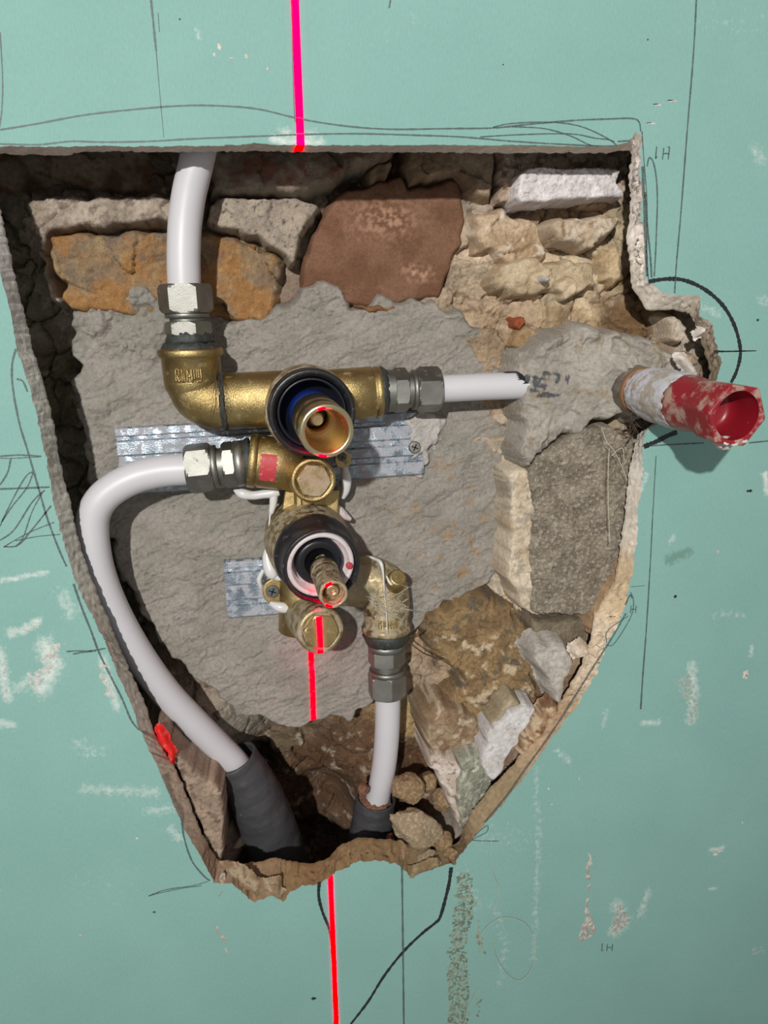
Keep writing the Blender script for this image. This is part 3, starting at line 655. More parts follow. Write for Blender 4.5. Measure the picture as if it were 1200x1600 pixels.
stone([(820,1018),(836,1006),(858,1002),(872,994),(888,1006),(906,1030),(902,1050),(890,1072),(886,1106),(872,1110),(862,1104),(856,1078),(846,1060),(832,1044)],
  .014, 'mortar', rough_h(1.6,60,.8,260,s=126,lump=2,lf=200), cmixer((190,184,176),(172,166,158),60,55), 'pale grey adhesive drip shaped like a tongue on the lower right edge', cat='mortar', name='mortar_drip', edge=6, drop=22)
stone([(898,1014),(912,1006),(924,1014),(928,1026),(918,1036),(904,1034),(896,1024)], .006, 'gypsum', rough_h(.8,120,.5,420,s=127,lump=3.4,lf=320), cmixer((226,212,196),(206,186,164),60,56),
  'knobbly white plaster crumb right of the pale adhesive drip', cat='plaster', name='plaster_crumb', edge=4, drop=10)
stone([(926,1022),(934,1018),(939,1028),(930,1034)], .004, 'gypsum', rough_h(.5,120,.3,420,s=128,lump=1.5,lf=400), cmixer((222,208,190),(206,186,164),60,57),
  'tiny white plaster crumb at the tip of the knobbly one', cat='plaster', name='plaster_crumb', edge=2.5, drop=6)
stone([(845,1112),(862,1100),(885,1112),(880,1122),(860,1148),(838,1166),(818,1188),(806,1180),(828,1140),(838,1118)], .010, 'rock', rough_h(1,90,.8,320,s=129,lump=1.8,lf=260),
  cmixer((200,178,150),(158,126,96),120,58,(112,78,52),160,.2,.8), 'crumbly cream and brown filler along the lower right cut edge', cat='filler', name='filler_strip', edge=5, drop=14)
stone([(790,1205),(812,1160),(838,1128),(850,1130),(838,1160),(802,1200),(770,1240),(740,1275),(728,1290),(724,1280),(760,1240)], .024, 'rock', rough_h(.6,60,.3,300,s=130),
  cmixer((166,142,124),(148,124,106),60,59), 'smooth pinkish filler behind the lower right cut edge', cat='filler', name='filler_strip', edge=5, drop=12)
stone([(755,1170),(762,1140),(786,1120),(806,1110),(822,1102),(838,1104),(832,1126),(822,1142),(812,1160),(802,1172),(790,1200),(776,1226),(762,1216),(752,1200)],
  .016, 'gypsum', rough_h(.8,60,.3,300,s=131,lump=.5,lf=300), cmixer((208,206,206),(196,192,190),60,60,(150,138,128),200,.45,.6), 'smooth white plaster flake in the lower right of the opening', cat='plaster', name='plaster_flake', edge=2.5, drop=10, wob=1.2, expo=3)
stone([(716,1182),(740,1176),(768,1160),(786,1180),(788,1200),(772,1240),(748,1270),(730,1292),(718,1296),(710,1250),(712,1220)],
  .022, 'whitestone', rough_h(.8,60,.7,420,s=133,lump=1.2,lf=330), cmixer((156,158,142),(136,136,122),90,61,(196,194,180),200,.22,.8), 'greenish-grey rough face of the broken block', cat='broken block', name='broken_block', edge=3, drop=14, tilt=(.3,0))
stone([(668,1190),(680,1180),(700,1184),(718,1180),(722,1220),(720,1262),(724,1292),(712,1290),(700,1262),(694,1240),(680,1218),(670,1206)],
  .026, 'gypsum', rough_h(.8,60,.6,300,s=134,lump=.8,lf=260), cmixer((206,194,184),(186,170,156),70,62,(120,108,100),260,.4,.8), 'pinkish-white left flank of the broken block', cat='broken block', name='broken_block', edge=3, drop=16, tilt=(-.5,0))
stone([(762,1135),(770,1118),(786,1102),(800,1086),(816,1092),(822,1104),(800,1112),(784,1124),(770,1142)], .020, 'rock', rough_h(.6,60,.3,300,s=135), cmixer((178,164,138),(160,146,120),60,63),
  'thin tan flake above the white plaster flake', cat='plaster', name='plaster_flake', edge=3, drop=10)
stone([(660,1120),(690,1096),(714,1100),(738,1110),(756,1128),(762,1150),(740,1172),(700,1186),(668,1186),(656,1150)], .036, 'rock', rough_h(1.6,50,.8,300,facet=3,ff=60,s=136,lump=1,lf=240),
  cmixer((158,138,112),(136,112,88),60,64,(206,190,168),120,.3,.6), 'brown crumbling stone above the broken block', edge=7, drop=20)
# left bottom plaster
stone([(236,1118),(262,1140),(290,1186),(312,1206),(336,1220),(352,1240),(353,1290),(352,1350),(336,1352),(312,1300),(276,1212),(250,1160)],
  .020, 'rock', rough_h(1.0,60,.8,300,s=141,lump=1.4,lf=300), cmixer((168,148,130),(148,130,114),70,65,(110,92,78),150,.28,.8), 'pinkish-grey plaster fragment inside the lower left edge', cat='plaster', name='plaster_fragment', edge=3, drop=16, expo=3, wob=.8)
stone([(216,1062),(236,1076),(256,1102),(278,1146),(304,1188),(320,1212),(304,1202),(284,1190),(262,1150),(234,1112)], .042, 'rock', rough_h(1.6,60,.8,300,facet=2.4,ff=80,s=143,lump=1.2,lf=260),
  cmixer((164,142,118),(136,112,90),70,66,(110,66,50),120,.34,.6), 'brown stone between the left pipe and the lower left cut edge', edge=6, drop=18)
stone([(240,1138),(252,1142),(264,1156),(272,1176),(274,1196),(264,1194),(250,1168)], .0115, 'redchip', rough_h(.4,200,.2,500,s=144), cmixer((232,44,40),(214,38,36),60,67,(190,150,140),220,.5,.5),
  'bright red chip on the lower left cut edge', cat='paint chip', name='red_chip', edge=2.0, drop=5)  # small relief piece with a bright red base colour
stone([(274,1130),(282,1126),(286,1136),(280,1142)], .041, 'redchip', rough_h(.4,200,.2,500,s=145), cmixer((204,76,60),(180,80,62),60,68),
  'small faint red smudge behind the lower left edge', cat='paint chip', name='red_chip', edge=2.0, drop=6)
# ------------------------------------------------------------------ plumbing
def basis(ax):
    ax = ax.normalized(); up = Vector((0,0,1)) if abs(ax.z) < .9 else Vector((0,-1,0))
    u = ax.cross(up).normalized(); v = u.cross(ax).normalized(); return ax, u, v
class MB:
    def __init__(s): s.v = []; s.f = []; s.flat = set()
    def lathe(s, p0, ax, prof, seg=48, rot=0, hexes=None, cap=True, flat=False, jitter=0, sides=None):
        """prof: (t, r) along the axis; closed when cap"""
        ax, u, v = basis(ax); base = len(s.v); n = sides or seg
        for (t, r) in prof:
            for k in range(n):
                a = 2*math.pi*k/n+rot
                rr = r
                s.v.append(p0+ax*t+(u*math.cos(a)+v*math.sin(a))*rr)
        for i in range(len(prof)-1):
            for k in range(n):
                f = (base+i*n+k, base+i*n+(k+1) % n, base+(i+1)*n+(k+1) % n, base+(i+1)*n+k)
                s.f.append(f)
                if flat: s.flat.add(len(s.f)-1)
        if cap:
            s.f.append(tuple(base+k for k in range(n))[::-1]); s.flat.add(len(s.f)-1)
            s.f.append(tuple(base+(len(prof)-1)*n+k for k in range(n))); s.flat.add(len(s.f)-1)
        return s
    def hexn(s, p0, ax, L, r, rot=0, cham=.12, hole=None):
        """hexagonal nut: a round chamfer cutting a hexagonal prism"""
        ax, u, v = basis(ax); n = 48; base = len(s.v)
        def hr(a, rc):      # hex radius limited by chamfer radius
            q = (a % (math.pi/3))-math.pi/6
            return min(r*math.cos(math.pi/6)/math.cos(q), rc)
        c = cham*r
        rings = [(0, r*.86), (0, r*.88), (c*.45, r*.95), (c, r*1.01), (L-c, r*1.01), (L-c*.45, r*.95), (L, r*.88), (L, r*.86)]
        for t, rc in rings:
            for k in range(n):
                a = 2*math.pi*k/n; rr = hr(a, rc); s.v.append(p0+ax*t+(u*math.cos(a+rot)+v*math.sin(a+rot))*rr)
        for i in range(len(rings)-1):
            for k in range(n):
                s.f.append((base+i*n+k, base+i*n+(k+1) % n, base+(i+1)*n+(k+1) % n, base+(i+1)*n+k)); s.flat.add(len(s.f)-1)
        m = len(rings)-1
        s.f.append(tuple(base+k for k in range(n))[::-1]); s.f.append(tuple(base+m*n+k for k in range(n)))
        s.flat.add(len(s.f)-1); s.flat.add(len(s.f)-2)
        return s
    def tube(s, pts, rad, seg=32, cap=True, ell=None):
        pts = [Vector(p) for p in pts]; base = len(s.v); n = len(pts)
        if not hasattr(rad, '__len__'): rad = [rad]*n
        u = None
        for i, p in enumerate(pts):
            t = (pts[min(i+1,n-1)]-pts[max(i-1,0)]).normalized()
            if u is None: _, u, _ = basis(t)
            u = (u-t*u.dot(t)).normalized(); v = t.cross(u)
            for k in range(seg):
                a = 2*math.pi*k/seg; s.v.append(p+(u*math.cos(a)+v*math.sin(a))*rad[i])
        for i in range(n-1):
            for k in range(seg): s.f.append((base+i*seg+k, base+i*seg+(k+1) % seg, base+(i+1)*seg+(k+1) % seg, base+(i+1)*seg+k))
        if cap:
            s.f.append(tuple(base+k for k in range(seg))[::-1]); s.f.append(tuple(base+(n-1)*seg+k for k in range(seg)))
            s.flat.add(len(s.f)-1); s.flat.add(len(s.f)-2)
        return s
    def prism(s, pts, dirv):
        """extrude a planar outline of world points along dirv"""
        n = len(pts); base = len(s.v)
        s.v += [Vector(p) for p in pts]+[Vector(p)+dirv for p in pts]
        s.f.append(tuple(base+k for k in range(n))); s.f.append(tuple(base+n+k for k in range(n))[::-1])
        for k in range(n): s.f.append((base+k, base+n+k, base+n+(k+1) % n, base+(k+1) % n))
        for q in range(n+2): s.flat.add(len(s.f)-1-q)
        return s
    def build(s, name, mat, parent=None, bevel=0, noise=None, subd=0, **kw):
        me = bpy.data.meshes.new(name); me.from_pydata([tuple(v) for v in s.v], [], s.f)
        me.polygons.foreach_set('use_smooth', [i not in s.flat for i in range(len(s.f))])
        bm = bmesh.new(); bm.from_mesh(me); bmesh.ops.recalc_face_normals(bm, faces=bm.faces)
        if noise:
            from mathutils import noise as mn
            for v in bm.verts: v.co += v.normal*mn.fractal(v.co*noise[1], .8, 2, 4)*noise[0]
        bm.to_mesh(me); bm.free()
        o = link(name, me, M[mat] if isinstance(mat, str) else mat, **kw)
        if bevel:
            b = o.modifiers.new('b', 'BEVEL'); b.width = bevel; b.segments = 2; b.limit_method = 'ANGLE'; b.angle_limit = .7
        if parent is not None: setp(o, parent)
        return o
def rr_(t, r0, r1=None): return (t, r0)
def thread(prof, t0, t1, r, pitch=.0012, amp=.0005):
    t = t0
    while t < t1-1e-6:
        prof += [(t, r), (t+pitch*.5, r-amp)]; t += pitch
    prof.append((t1, r)); return prof
def line3(p, q, t): return p+(q-p)*t
GF = 'compression fittings screwed to the shower valve'

# ---- galvanised profile strips bedded in the mortar
def strip(x0a, y0a, x1a, y1a, hpx, d, label, name, screw_at=None, n=110, seed=0):
    a, b = P(x0a, y0a, d), P(x1a, y1a, d); h = hpx*S((x0a+x1a)/2, y0a, d)
    ux = (b-a).normalized(); dn = Vector((0,0,-1)); dn = (dn-ux*dn.dot(ux)).normalized(); out_ = Vector((0,-1,0))
    L = (b-a).length
    # folded section: flange, groove, raised centre, groove, flange
    sec = [(0,0),(.02,.0018),(.12,.0020),(.14,.0006),(.19,.0006),(.21,.0026),(.40,.0028),(.43,.0016),(.50,.0016),(.53,.0028),(.66,.0028),(.69,.0010),(.76,.0010),(.78,.0022),(.97,.0020),(1,0)]
    t = empty(name, a, label, 'metal strip', 'galvanised strips in the adhesive')
    V, Fq = [], []
    for i in range(n+1):
        s_i = L*i/n
        for j, (v, hh) in enumerate(sec):
            e0 = .0006*math.sin(i*1.7+seed) if i in (0, n) else 0
            V.append(a+ux*(s_i+e0)+dn*(v*h)+out_*(hh+.00025*math.sin(i*.9+j*2.1)*math.sin(i*.23+j)))
        if i < n:
            pass
    m = len(sec)
    for i in range(n):
        for j in range(m-1): Fq.append((i*m+j, i*m+j+1, (i+1)*m+j+1, (i+1)*m+j))
    base = len(V)      # a closed back so that it is solid sheet
    for v in list(V): V.append(v-out_*.0035)
    for i in range(n):
        for j in range(m-1): Fq.append((base+i*m+j, base+(i+1)*m+j, base+(i+1)*m+j+1, base+i*m+j+1))
    for j in range(m-1): Fq.append((j, base+j, base+j+1, j+1)); Fq.append((n*m+j, n*m+j+1, base+n*m+j+1, base+n*m+j))
    for i in range(n):
        Fq.append((i*m, (i+1)*m, base+(i+1)*m, base+i*m)); Fq.append((i*m+m-1, base+i*m+m-1, base+(i+1)*m+m-1, (i+1)*m+m-1))
    me = bpy.data.meshes.new('sheet'); me.from_pydata([tuple(v) for v in V], [], Fq)
    o = link('sheet', me, M['steel']); setp(o, t)
    return t
st1 = strip(180,668,660,642,104,.0595,'long galvanised profile strip bedded in the adhesive under the upper valve','metal_strip')
st2 = strip(348,876,468,868,95,.0595,'short galvanised profile strip beside the lower valve with red light on it','metal_strip', n=30, seed=2)
# left over adhesive wiped over the long strip's right end
for nm, poly, lab, sd_ in (('mortar_smear',[(612,646),(650,636),(700,640),(706,670),(690,700),(668,735),(668,756),(640,752),(648,728),(624,722),(640,700),(612,690),(634,672)],'pale adhesive wiped over the right end of the long galvanised strip',3),):
    relief(nm, poly, .0565, M['mortar'], rough_h(.5,70,.3,300,s=150,facet=.5,ff=150), cmixer((186,182,178),(176,170,164),60,70), step=.6, wob=2.6, wf=200, edge=7, drop=6, expo=1.3, label=lab, cat='mortar')
def screw(px, py, d, rpx, parent, ax=Vector((0,-1,0)), nm='screw', mat='screw', label=None):
    c = P(px, py, d); r = rpx*S(px, py, d); m = MB()
    m.lathe(c-ax*.001, ax, [(0, r), (.0012, r), (.0018, r*.94), (.0022, r*.80)], 28)
    o = m.build(nm, mat, parent, label=label)
    m = MB(); a_, u, v = basis(ax)
    for w in (u*math.cos(.4)+v*math.sin(.4), -u*math.sin(.4)+v*math.cos(.4)):
        q = w.cross(a_).normalized(); c2 = c+ax*.00105
        m.prism([c2+w*r*.6+q*r*.10, c2-w*r*.6+q*r*.10, c2-w*r*.6-q*r*.10, c2+w*r*.6-q*r*.10], ax*.0003)
    s2 = m.build('cross_recess', 'black'); s2.parent = o; s2.matrix_parent_inverse = o.matrix_parent_inverse.copy(); s2.matrix_parent_inverse = Matrix.Identity(4)
    return o
s1 = screw(648, 699, .0555, 9.5, st1, mat='chrome', label='shiny round screw head')

# ---- shower valve
valve = empty('shower_valve', P(490,800,.05), 'brass concealed shower valve with two black-collared spindles', 'shower valve')
def body_seg(p, q, r, mat='brass', name='body', prof=None, **kw):
    L = (q-p).length; m = MB(); m.lathe(p, q-p, prof(L) if prof else [(0, r*.97), (.0006, r), (L-.0006, r), (L, r*.97)], 56)
    return m.build(name, mat, valve, **kw)
# horizontal upper tube left and right of the upper housing
dU = .036
uL, uM, uR = P(352,627,dU), P(480,620,dU), P(597,612,dU)
rL = 43*S(385,627,dU); rR = 40*S(560,614,dU)
body_seg(uL, uM, rL, name='inlet_arm')
body_seg(uM, uR, rR, name='outlet_arm', prof=lambda L: [(0, rR*.98), (L-.0068, rR), (L-.0062, rR*.955), (L-.0050, rR*.955), (L-.0046, rR*1.0), (L-.0010, rR*.97), (L, rR*.86)], bevel=0)
# upper housing: round body facing the room
def axis_pts(px1, py1, d1, px2, py2, d2): a, b = P(px1,py1,d1), P(px2,py2,d2); return a, (b-a).normalized(), (b-a).length
UH_b, UH_f = P(474,632,.052), P(487,646,.004)
ax_u = (UH_f-UH_b).normalized(); Lh = (UH_f-UH_b).length
rh = 68*S(480,640,.02)
m = MB(); m.lathe(UH_b, ax_u, [(0, rh*.2), (0, rh*.80), (Lh*.25, rh*1.0), (Lh*.62, rh*1.02), (Lh*.68, rh*1.0), (Lh*.80, rh*.98), (Lh*.81, rh*.93), (Lh*.30, rh*.92), (Lh*.28, rh*.1)], 72, cap=False)
m.build('upper_housing', 'brass_dusty', valve)
def collar(pf, ax, ro, L, name='black_collar', inner=.74, lip=True):
    m = MB(); ri = ro*inner
    prof = [(-L, ro*.97), (-L*.94, ro), (-L*.35, ro), (-L*.30, ro*.965), (-L*.22, ro*.965), (-L*.16, ro*1.0), (-.0008, ro*1.0), (0, ro*.97), (0, ro*.90), (-.0012, ro*.87), (-.0016, ri*1.06), (-.004, ri*1.02), (-L*.9, ri*.98), (-L*.98, ri*.9), (-L, ri*.5)]
    m.lathe(pf, ax, prof, 72, cap=False)
    o = m.build(name, 'rubber', valve)
    m = MB(); m.lathe(pf-ax*L*.97, ax, [(0, ri*1.0), (L*.90, ri*.995), (L*.91, ri*.93), (L*.47, ri*.90), (L*.46, ri*.1)], 48, cap=False); m.build('inner_sleeve', 'black', valve, label='glossy black inner sleeve')
    return o
ro_u = 68.5*S(488,646,.000)
UR = P(488.5,646,0)
collar(UR, ax_u, ro_u, .030, inner=.80)
# spindle of the upper valve: blue cartridge, brass adapter open to the front
ut = P(511,674,-.044); ub = UR-ax_u*.028; ax_s = (ut-ub).normalized(); Ls = (ut-ub).length
rs = 43*S(508,670,-.042)
m = MB(); m.lathe(ub, ax_s, [(0, rs*.90), (Ls*.34, rs*.92), (Ls*.36, rs*.8)], 40); m.build('blue_cartridge', 'blue', valve)
m = MB(); m.lathe(ub, ax_s, [(Ls*.28, rs*.80), (Ls*.44, rs*.80), (Ls*.45, rs*.96), (Ls*.70, rs*.985), (Ls*.72, rs*.95), (Ls*.75, rs*.95), (Ls*.77, rs*.985), (Ls-.0010, rs), (Ls, rs*.96), (Ls, rs*.82), (Ls-.001, rs*.79),
     (Ls*.66, rs*.72), (Ls*.62, rs*.52), (Ls*.61, rs*.48), (Ls*.36, rs*.44), (Ls*.34, rs*.05)], 64, cap=False)
sp = m.build('spindle_adapter', 'brass_bright', valve, label='turned brass adapter cup')
m = MB(); m.lathe(ub, ax_s, [(Ls*.35, rs*.30), (Ls*.52, rs*.28), (Ls*.56, rs*.2)], 24); o = m.build('inner_screw', 'brass_bright'); o.parent = sp
# second arm (left), with red mark, then the small cap
dM = .034
mL, mR = P(388,719,dM), P(470,728,dM); rM = 41*S(430,722,dM)
body_seg(mL, mR, rM, name='inlet_arm', prof=lambda L: [(0, rM*.9), (.0005, rM*1.02), (.0052, rM*1.03), (.0056, rM*.96), (.0066, rM*.96), (.0072, rM), (L, rM)])
# red patch wrapped on that arm
def wrap(p, ax, r, t0, t1, a0, a1, n=14, k=6, jag=.0006):
    """curved patch lying on a cylinder"""
    ax, u, v = basis(ax); V = []; F_ = []
    for i in range(n+1):
        for j in range(k+1):
            t = t0+(t1-t0)*j/k+(jag*math.sin(i*2.3+j) if j in (0, k) else 0); a = a0+(a1-a0)*i/n
            V.append(p+ax*t+(u*math.cos(a)+v*math.sin(a))*r)
    for i in range(n):
        for j in range(k): q = i*(k+1)+j; F_.append((q, q+1, q+k+2, q+k+1))
    return V, F_
def ang_to_cam(p, ax):
    ax, u, v = basis(ax); d = (CAMP-p); return math.atan2(d.dot(v), d.dot(u))
a_ = ang_to_cam(mL, mR-mL); V_, F_ = wrap(mL, mR-mL, rM*1.012, .0080, .0185, a_-.75, a_+.30)
me = bpy.data.meshes.new('red_marking'); me.from_pydata([tuple(v) for v in V_], [], F_); setp(link('red_marking', me, M['redpaint']), valve)
# body core linking the two valves (vertical)
body_seg(P(478,660,.044), P(486,860,.044), 30*S(480,760,.044), 'brass', 'body')
# small round cap between the valves
cb, cf_ = P(478,738,.046), P(490,751,.012); axc = (cf_-cb).normalized(); Lc = (cf_-cb).length; rc = 36*S(488,750,.012)
m = MB(); m.lathe(cb, axc, [(0, rc*.98), (Lc*.5, rc*1.02), (Lc-.002, rc*1.0), (Lc, rc*.95), (Lc, rc*.80), (Lc-.001, rc*.76), (Lc-.0012, rc*.5)], 56); o1 = m.build('check_valve_housing', 'brass', valve)
m = MB(); m.hexn(cf_-axc*.0016, axc, .0036, rc*.76, rot=.15, cham=.06); m.build('hex_cap', 'brass_dusty', valve)
# ribs under the cap towards the lower housing
for x_ in (467, 493):
    a0, b0 = P(x_,768,.030), P(x_+1,812,.030); w = 3.6*S(x_,790,.03)
    m = MB(); m.prism([a0+Vector((-w,0,0)), a0+Vector((w,0,0)), b0+Vector((w,0,0)), b0+Vector((-w,0,0))], Vector((0,.012,0))); m.build('rib', 'brass', valve, bevel=.0004)
m = MB(); a0 = P(452,775,.040); b0 = P(452,800,.040); m.prism([P(446,766,.036), P(530,766,.036), P(528,815,.036), P(438,815,.036)], Vector((0,.014,0))); m.build('bridge', 'brass', valve, bevel=.001)
# lower housing, long and dusty
LH_b, LH_f = P(474,832,.058), P(497,880,-.002); ax_l = (LH_f-LH_b).normalized(); Ll = (LH_f-LH_b).length; rl = 67*S(490,870,.02)
m = MB(); m.lathe(LH_b, ax_l, [(0, rl*.96), (Ll*.20, rl*1.02), (Ll*.45, rl*1.0), (Ll*.72, rl*.96), (Ll*.76, rl*.94), (Ll*.77, rl*.5)], 72); m.build('lower_housing', 'brass_dusty', valve)
LR = P(503,886,-.012); ro_l = 63*S(503,886,-.012)
ax_l2 = (LR-LH_b).normalized()
def collar2():
    m = MB(); ro = ro_l; L = .028
    m.lathe(LR, ax_l2, [(-L, ro*1.02), (-L*.95, ro*1.07), (-L*.80, ro*1.08), (-L*.70, ro*1.06), (-L*.62, ro*.99), (-L*.5, ro*.96), (-L*.15, ro*.97), (-.002, ro*.98), (-.0006, ro*.97), (0, ro*.94), (-.0004, ro*.91),
       (-.0014, ro*.89), (-.006, ro*.87), (-L*.6, ro*.85), (-L*.62, ro*.4)], 72, cap=False)
    return m.build('black_collar', 'rubber', valve)
collar2()
m = MB(); m.lathe(LR, ax_l2, [(-.016, ro_l*.86), (-.0045, ro_l*.86), (-.0030, ro_l*.83), (-.0028, ro_l*.76), (-.0040, ro_l*.72), (-.0135, ro_l*.69), (-.0140, ro_l*.3)], 64, cap=False); m.build('scale_ring', 'white_plastic', valve, label='dusty white plastic ring')
m = MB(); m.lathe(LR, ax_l2, [(-.0140, ro_l*.62), (-.0085, ro_l*.60), (-.0075, ro_l*.55), (-.0075, ro_l*.40), (-.010, ro_l*.36), (-.013, ro_l*.2)], 48, cap=False); m.build('inner_sleeve', 'black', valve, label='dark inner sleeve')
q_ = LR+(basis(ax_l2)[1]*1.0).normalized()*0
rd = P(546,884,-.008); m = MB(); m.lathe(rd, ax_l2, [(-.001,.0022),(.0006,.0022),(.001,.0015)], 16); m.build('red_dot', 'redpaint', valve)
# knurled stem
kt = P(521,929,-.046); kb = P(507,893,-.004); axk = (kt-kb).normalized(); Lk = (kt-kb).length; rk = 23*S(521,929,-.046)
prof = [(-.004, rk*1.05), (Lk*.10, rk*1.02), (Lk*.12, rk*.96)]
seg = 64; m = MB()
axn, u_, v_ = basis(axk); base = 0
def knurl(t0, t1, r, nt_=30, n=72):
    b = len(m.v)
    for i in range(nt_+1):
        for k_ in range(n):
            a = 2*math.pi*k_/n; rr = r*(1+.030*(1 if k_ % 3 else -1)*(1 if i not in (0, nt_) else 0)); m.v.append(kb+axn*(t0+(t1-t0)*i/nt_)+(u_*math.cos(a)+v_*math.sin(a))*rr)
    for i in range(nt_):
        for k_ in range(n): m.f.append((b+i*n+k_, b+i*n+(k_+1) % n, b+(i+1)*n+(k_+1) % n, b+(i+1)*n+k_))
m.lathe(kb, axk, [(-.004, rk*1.06), (Lk*.12, rk*1.04), (Lk*.14, rk*.95)], 40)
knurl(Lk*.14, Lk*.50, rk*.98); m.lathe(kb, axk, [(Lk*.49, rk*.98), (Lk*.51, rk*.9), (Lk*.54, rk*.9), (Lk*.56, rk*1.0)], 40, cap=False)
knurl(Lk*.56, Lk*.88, rk*1.0, 20)
m.lathe(kb, axk, [(Lk*.87, rk*.99), (Lk*.90, rk*1.02), (Lk-.0006, rk*1.0), (Lk, rk*.96), (Lk, rk*.78), (Lk-.0008, rk*.74), (Lk*.72, rk*.70), (Lk*.715, rk*.05)], 48, cap=False)
kn = m.build('knurled_spindle', 'brass_dusty', valve, label='knurled brass spindle end')
m = MB(); m.lathe(kb, axk, [(Lk*.72, rk*.50), (Lk*.84, rk*.48), (Lk*.86, rk*.40), (Lk*.86, rk*.2), (Lk*.80, rk*.15)], 32); o = m.build('spindle_screw', 'brass_bright'); o.parent = kn
# bottom outlet with plug cap
bb, bf = P(474,958,.050), P(502,986,.006); axb = (bf-bb).normalized(); Lb = (bf-bb).length; rb = 36*S(500,985,.006)
m = MB(); m.lathe(bb-axb*.006, axb, [(0, rb*.95), (Lb*.6, rb*1.02), (Lb+.003, rb*1.04), (Lb+.006, rb*1.0), (Lb+.006, rb*.82), (Lb+.005, rb*.78)], 56); m.build('check_valve_housing', 'brass_dusty', valve)
m = MB(); m.hexn(bf-axb*.001, axb, .0030, rb*.80, rot=.2, cham=.06); m.build('hex_cap', 'brass', valve)
body_seg(P(472,862,.052), P(468,985,.052), 33*S(470,930,.052), 'brass', 'body')
# outlet to the lower right elbow
body_seg(P(510,905,.050), P(575,915,.050), 36*S(540,910,.05), 'brass_dusty', 'outlet_arm')
# fixing ears
ec = P(428,925,.050)
m = MB()
pp = []
for k_ in range(13): a = math.pi/2+math.pi*k_/12; pp.append(P(430+20*math.cos(a), 925-20*math.sin(a), .050))
pp += [P(478,948,.050), P(478,900,.050)]
m.prism(pp, Vector((0,.006,0))); ear = m.build('fixing_ear', 'brass', valve, bevel=.0006)
screw(426,924,.0495,10.5,valve, nm='fixing_screw', label='dark cross-head fixing screw')
m = MB(); pp = [P(536+13*math.cos(a), 718-15*math.sin(a), .044) for a in [k_*2*math.pi/20 for k_ in range(20)]]; m.prism(pp, Vector((0,.008,0))); m.build('fixing_ear', 'brass', valve, bevel=.0005)
screw(535,714,.0435,7,valve, nm='fixing_screw')

# ---- elbow with embossed letters
def letters(p, ax, r, strokes, t0, h, a_mid, aw, wd=.0007, up=.0005):
    """raised strokes on a cylinder, strokes in a unit box: x along the girth, y along the axis"""
    axn, u, v = basis(ax); m = MB()
    for (xa, ya, xb, yb) in strokes:
        n = 6; L_ = []
        for i in range(n+1):
            t = i/n; x = xa+(xb-xa)*t; y = ya+(yb-ya)*t
            a = a_mid+(x-.5)*aw; L_.append(p+axn*(t0+y*h)+(u*math.cos(a)+v*math.sin(a))*r)
        m.tube(L_, wd, 6)
    return m
R_ = [(0,0,0,1),(0,1,.13,1),(.13,1,.13,.55),(.13,.55,0,.5),(.05,.5,.14,0)]
def shift(st, dx, sc=1): return [(a*sc+dx, b, c*sc+dx, d) for a, b, c, d in st]
GLY = shift(R_, 0)+[(.24,0,.24,1),(.31,0,.31,.75)]+[(.42,0,.42,1),(.42,1,.50,.3),(.50,.3,.58,1),(.58,1,.58,0),(.66,1,.66,.12),(.66,.12,.72,0),(.72,0,.84,0),(.84,0,.90,.12),(.90,.12,.90,1),(.75,.2,.75,1),(.82,.2,.82,1)]
def fitting(label, bell, mats=('brass','chrome'), nutL=None):
    pass
e1 = empty('elbow_fitting', P(300,640,.036), 'brass elbow fitting with plated nut on the upper left of the valve', 'pipe fitting', GF)
# bend: from the valve arm up to the bell
eax = (P(289,447,.034)-P(304,612,.036)).normalized()
pB = P(303,606,.036)
bend = [P(356,627,.036), P(344,627,.036), P(330,626,.036), P(318,622,.036), P(309,616,.036), pB]
bend = smooth_line([tuple(b) for b in [P(356,628,.036), P(336,628,.036), P(312,617,.036), P(303,592,.036), P(302,586,.036)]], 7)
rE = [ (42+ (0 if i < 6 else 0))*S(320,620,.036) for i in range(len(bend))]
m = MB(); m.tube(bend, rE, 48); bendo = m.build('bend', 'brass', e1)
# ring of sealant on the joint between elbow and valve arm
m = MB(); m.lathe(P(345,627.5,.036), uM-uL, [(0, rL*1.0), (.0012, rL*1.05), (.0034, rL*1.05), (.0042, rL*.9)], 48); m.build('sealant_ring', 'sealant', e1, noise=(.0008, 300))
def bell(px, py, d, axv, rpx, L, parent, mat, nm='bell'):
    p = P(px, py, d); r = rpx*S(px, py, d)
    m = MB(); m.lathe(p, axv, [(-.004, r*.80), (0, r*.88), (.0018, r*.935), (.006, r*.96), (L-.0055, r*.98), (L-.0048, r*1.04), (L-.0038, r*1.075), (L-.0010, r*1.075), (L, r*1.04), (L+.0006, r*.8)], 64)
    return p, r, m.build(nm, mat, parent)
p1b, r1b, _ = bell(303,610,.036,eax,46,.0265,e1,'brass')
a_ = ang_to_cam(p1b, eax)
letters(p1b, eax, r1b*.972, GLY, .0068, .0080, a_+.10, -.95).build('embossed_lettering', 'brass', e1)
